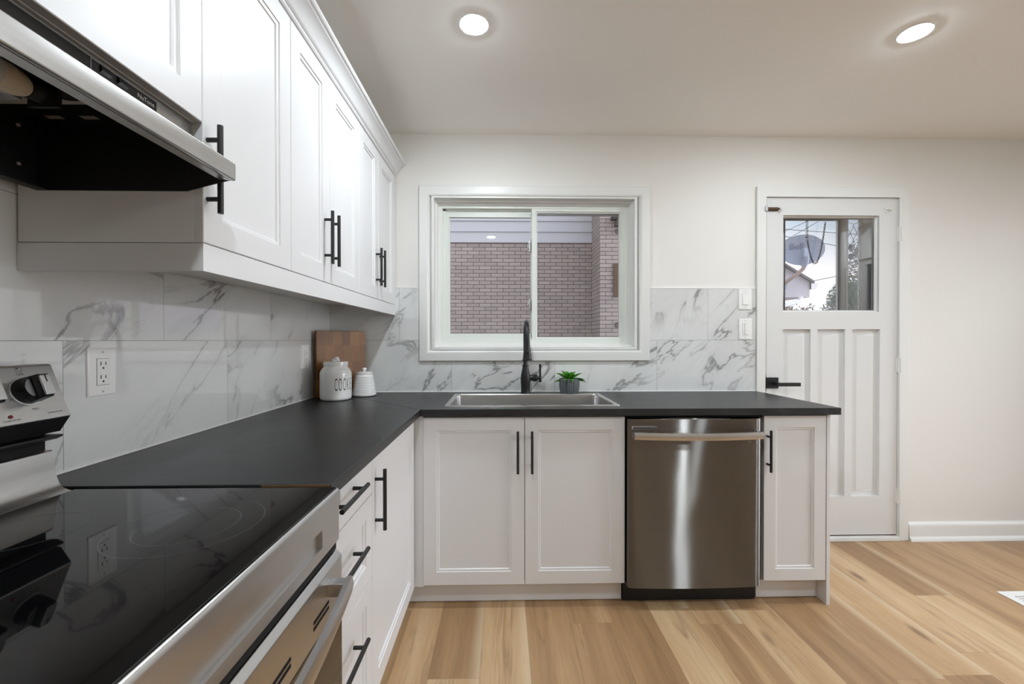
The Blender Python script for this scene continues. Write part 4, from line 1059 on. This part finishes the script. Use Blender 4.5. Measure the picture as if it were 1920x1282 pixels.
for a_, b_ in zip(path, path[1:]):
    sl = (b_-a_).length
    while last+0.0125 <= dist+sl:
        last += 0.0125; f_ = (last-dist)/sl
        link(a_.lerp(b_, f_), (b_-a_).normalized(), flip); flip ^= 1
    dist += sl
m.build('chain_links', 'lead', t)

# ------------------------------------------------------------------ outdoors
structure(MB().box(-8, 18, 2.76, 22, -0.5, -0.35).build('ground', 'ground'), 'driveway between the houses')
t = thing('neighbour_house', 'pinkish brick neighbour house with pale siding seen through the window', 'house', (0.5, 7.8, -0.35))
MB().box(-5.0, 1.7, 7.75, 8.0, -0.35, 2.99).build('brick_wall', 'brick', t)
m = MB()
for k in range(8):
    z = 2.992+k*0.196
    m.prism([(7.725, z), (7.745, z+0.194), (7.765, z+0.194), (7.765, z)], -5.0, 1.62, 'X')
m.build('siding', 'siding', t)
MB().box(1.624, 2.55, 7.10, 8.0, -0.35, 3.9).build('brick_pier', 'brick', t)
MB().box(1.848, 1.925, 7.07, 7.10, 1.945, 2.496, 0.004).build('wood_batten', 'rust', t)
MB().box(1.80, 1.96, 6.98, 7.10, 3.215, 3.275, 0.006).tube([(1.89, 7.02, 3.22), (1.89, 7.02, 3.10)], [0.03, 0.055], 14).build('wall_lamp', 'black', t)
for z in (3.04, 1.478):
    MB().tube([(1.885, 7.085, z-0.030), (1.930, 7.085, z-0.036), (1.930, 7.085, z+0.036), (1.885, 7.085, z+0.030)], 0.009, 8, closed=True).build('hook', 'black', t)

t = thing('gable_house', 'grey boarded house eave below the satellite dish', 'house', (4.2, 8.5, -0.35))
HYf = 7.60
MB().prism([(5.55, 2.270), (5.55, 1.995), (5.02, 1.995), (5.02, -0.35), (2.9, -0.35), (2.9, 3.825)], HYf, 10.5, 'Y').build('gable_wall', 'stucco', t)
MB().prism([(5.60, 2.245), (5.60, 2.285), (2.9, 3.870), (2.9, 3.828)], HYf-0.06, 10.5, 'Y').build('roof', 'shingle', t)
MB().prism([(5.56, 2.14), (5.66, 2.15), (5.70, 2.24), (5.56, 2.255)], HYf-0.03, 10.5, 'Y').build('gutter', 'alu', t)
MB().tube([(5.36, HYf-0.04, 2.0), (5.34, HYf-0.04, 1.93), (5.22, HYf-0.04, 1.88), (5.05, HYf-0.04, 1.84), (5.02, HYf-0.04, 1.75), (5.02, HYf-0.04, 0.0)], 0.036, 12).build('downspout', 'storm', t)

t = thing('satellite_dish', 'grey satellite dish on a curved arm fixed to the gable', 'satellite dish', (5.02, 7.55, 2.1))
DC = Vector((5.15, 7.25, 2.765))
dn = Vector((-0.45, -0.86, 0.02)).normalized()       # faces the house
dx_ = Vector((0, 0, 1)).cross(dn).normalized()*-1; dz_ = dn.cross(dx_)*1
if dz_.z < 0: dz_ = -dz_
if dx_.x < 0: dx_ = -dx_
def dish_pt(u, v, w): return tuple(DC+dx_*u+dz_*v+dn*w)
L_ = []
for r, w in ((0.0, 0.0), (0.25, 0.004), (0.5, 0.016), (0.75, 0.036), (1.0, 0.064), (1.0, 0.058), (0.75, 0.030), (0.5, 0.010), (0.02, -0.006)):
    L_.append([dish_pt(max(r, 0.001)*0.325*cos(2*pi*k/48), max(r, 0.001)*0.262*sin(2*pi*k/48), w) for k in range(48)])
MB().rings(L_).build('reflector', 'dish', t)
lettering('Bell', 0.15, 'dish_ink', t, lambda u, v, w: dish_pt(u-0.075, v+0.07, 0.0045+0.064*((u-0.075)**2/0.325**2+(v+0.07)**2/0.262**2)), bold=0.003)
MB().box(5.06, 5.17, 7.06, 7.14, 2.62, 2.77, 0.01).tube([(5.12, 7.10, 2.64), (5.13, 7.12, 2.55), (5.12, 7.16, 2.48)], 0.05, 10).build('mount_bracket', 'dish', t)
MB().tube([(5.13, 7.13, 2.52), (5.13, 7.18, 2.44), (5.09, 7.28, 2.36), (5.03, 7.42, 2.27), (5.02, 7.53, 2.20)], 0.032, 12).build('arm', 'dish_arm', t)
MB().box(4.90, 5.09, 7.52, 7.598, 2.14, 2.25, 0.01).box(4.96, 5.05, 7.50, 7.58, 2.06, 2.14, 0.01).build('mount_foot', 'dish', t)
MB().tube([(5.0, 7.54, 2.08), (4.99, 7.55, 2.00), (4.94, 7.56, 1.96), (4.82, 7.57, 1.93)], 0.006, 6).build('cable', 'wire', t)

def px_dir(px, py):
    d = rt*((px-960)/798.26)+up*(-(py-641-1.56)/798.26)+fw
    return d
def tree(name, label, cx, cy, cz, rx, ry, rz, n, mat, seed, size=0.09, branches=6):
    t = thing(name, label, 'tree', (cx, cy, -0.35), 'trees beyond the back door')
    rg = random.Random(seed)
    m = MB(); m.tube([(cx, cy, -0.35), (cx+0.03, cy, cz*0.5), (cx, cy, cz+rz*0.6)], [0.09, 0.07, 0.02], 8)
    tips = []
    for k in range(branches):
        a = rg.uniform(0, 2*pi); z = cz-rz*0.6+rg.random()*rz
        e_ = (cx+cos(a)*rx*0.85, cy+sin(a)*ry*0.85, z+rg.uniform(0.1, 0.5)*rz); tips.append(e_)
        m.tube([(cx, cy, z-0.2*rz), ((cx+e_[0])/2, (cy+e_[1])/2, z), e_], [0.03, 0.02, 0.008], 6)
    m.build('trunk', 'bark', t)
    m = MB()
    for k in range(n):
        while True:
            q = Vector((rg.uniform(-1, 1), rg.uniform(-1, 1), rg.uniform(-1, 1)))
            if q.length < 1: break
        if rg.random() < 0.5 and tips:
            tp = rg.choice(tips); c = Vector(tp)+q*0.22*rx
        else: c = Vector((cx+q.x*rx, cy+q.y*ry, cz+q.z*rz))
        a = Vector((rg.gauss(0, 1), rg.gauss(0, 1), rg.gauss(0, 1))).normalized()*size*rg.uniform(.6, 1.3)
        b_ = a.cross(Vector((rg.gauss(0, 1), rg.gauss(0, 1), rg.gauss(0, 1)))).normalized()*size*0.4
        v = [m.bm.verts.new(c-a), m.bm.verts.new(c+b_), m.bm.verts.new(c+a), m.bm.verts.new(c-b_)]
        m.bm.faces.new(v)
    m.build('foliage', mat, t, recalc=False)
tree('tree', 'dense green tree low behind the leaded sidelight', 9.95, 12.0, 2.30, 0.55, 0.6, 0.75, 5200, 'foliage', 1, 0.05)
tree('tree', 'sparse brown-leaved tree above the green one behind the sidelight', 12.15, 14.2, 3.25, 0.38, 0.7, 0.60, 700, 'foliage_brown', 2, 0.055, 10)
tree('conifer', 'bluish conifer top at the right edge of the leaded sidelight', 13.6, 16.0, 4.35, 0.45, 0.5, 0.75, 1100, 'foliage_blue', 3, 0.06)
tree('tree', 'thin bluish-green tree at the lower right of the storm door glass', 8.02, 10.2, 1.88, 0.28, 0.30, 0.30, 300, 'foliage_blue', 4, 0.045, 7)
tree('tree', 'bare twiggy tree at the lower left of the storm door glass', 8.25, 12.0, 1.95, 0.55, 0.4, 0.35, 260, 'foliage_brown', 5, 0.05, 9)
def wire(p, q, y, label, r=0.012):
    d0, d1 = px_dir(*p), px_dir(*q); C0 = Vector((0, 0, 1.2241))
    A, B = C0+d0*(y/d0.y), C0+d1*(y*1.0/d1.y); e_ = (B-A)
    tag(MB().tube([tuple(A-e_*0.6), tuple(A), tuple(B), tuple(B+e_*0.8)], r, 6).build('utility_wire', 'wire'), label, 'wire', 'overhead wires beyond the back door')
wire((1471, 430), (1569, 437), 16, 'thin level wire crossing the sky above the satellite dish')
wire((1471, 443), (1569, 461), 16, 'thin wire passing behind the satellite dish')
wire((1471, 434), (1512, 416), 18, 'thin wire rising steeply at the top left of the door glass')
wire((1471, 452), (1535, 415), 18, 'thin wire rising behind the hanging spring')
wire((1519, 528), (1569, 518), 14, 'thin wire leaving the gable eave to the right')
wire((1540, 575), (1540, 584), 14, 'thin upright post top at the bottom of the door glass') if False else None

for o in COL.objects:      # a hair of clearance between what stands on the counter and the laminate
    if o.parent is None and o.name.split('.')[0] in ('faucet', 'potted_succulent', 'cookie_jar', 'canister'):
        o.location.z += 0.0006
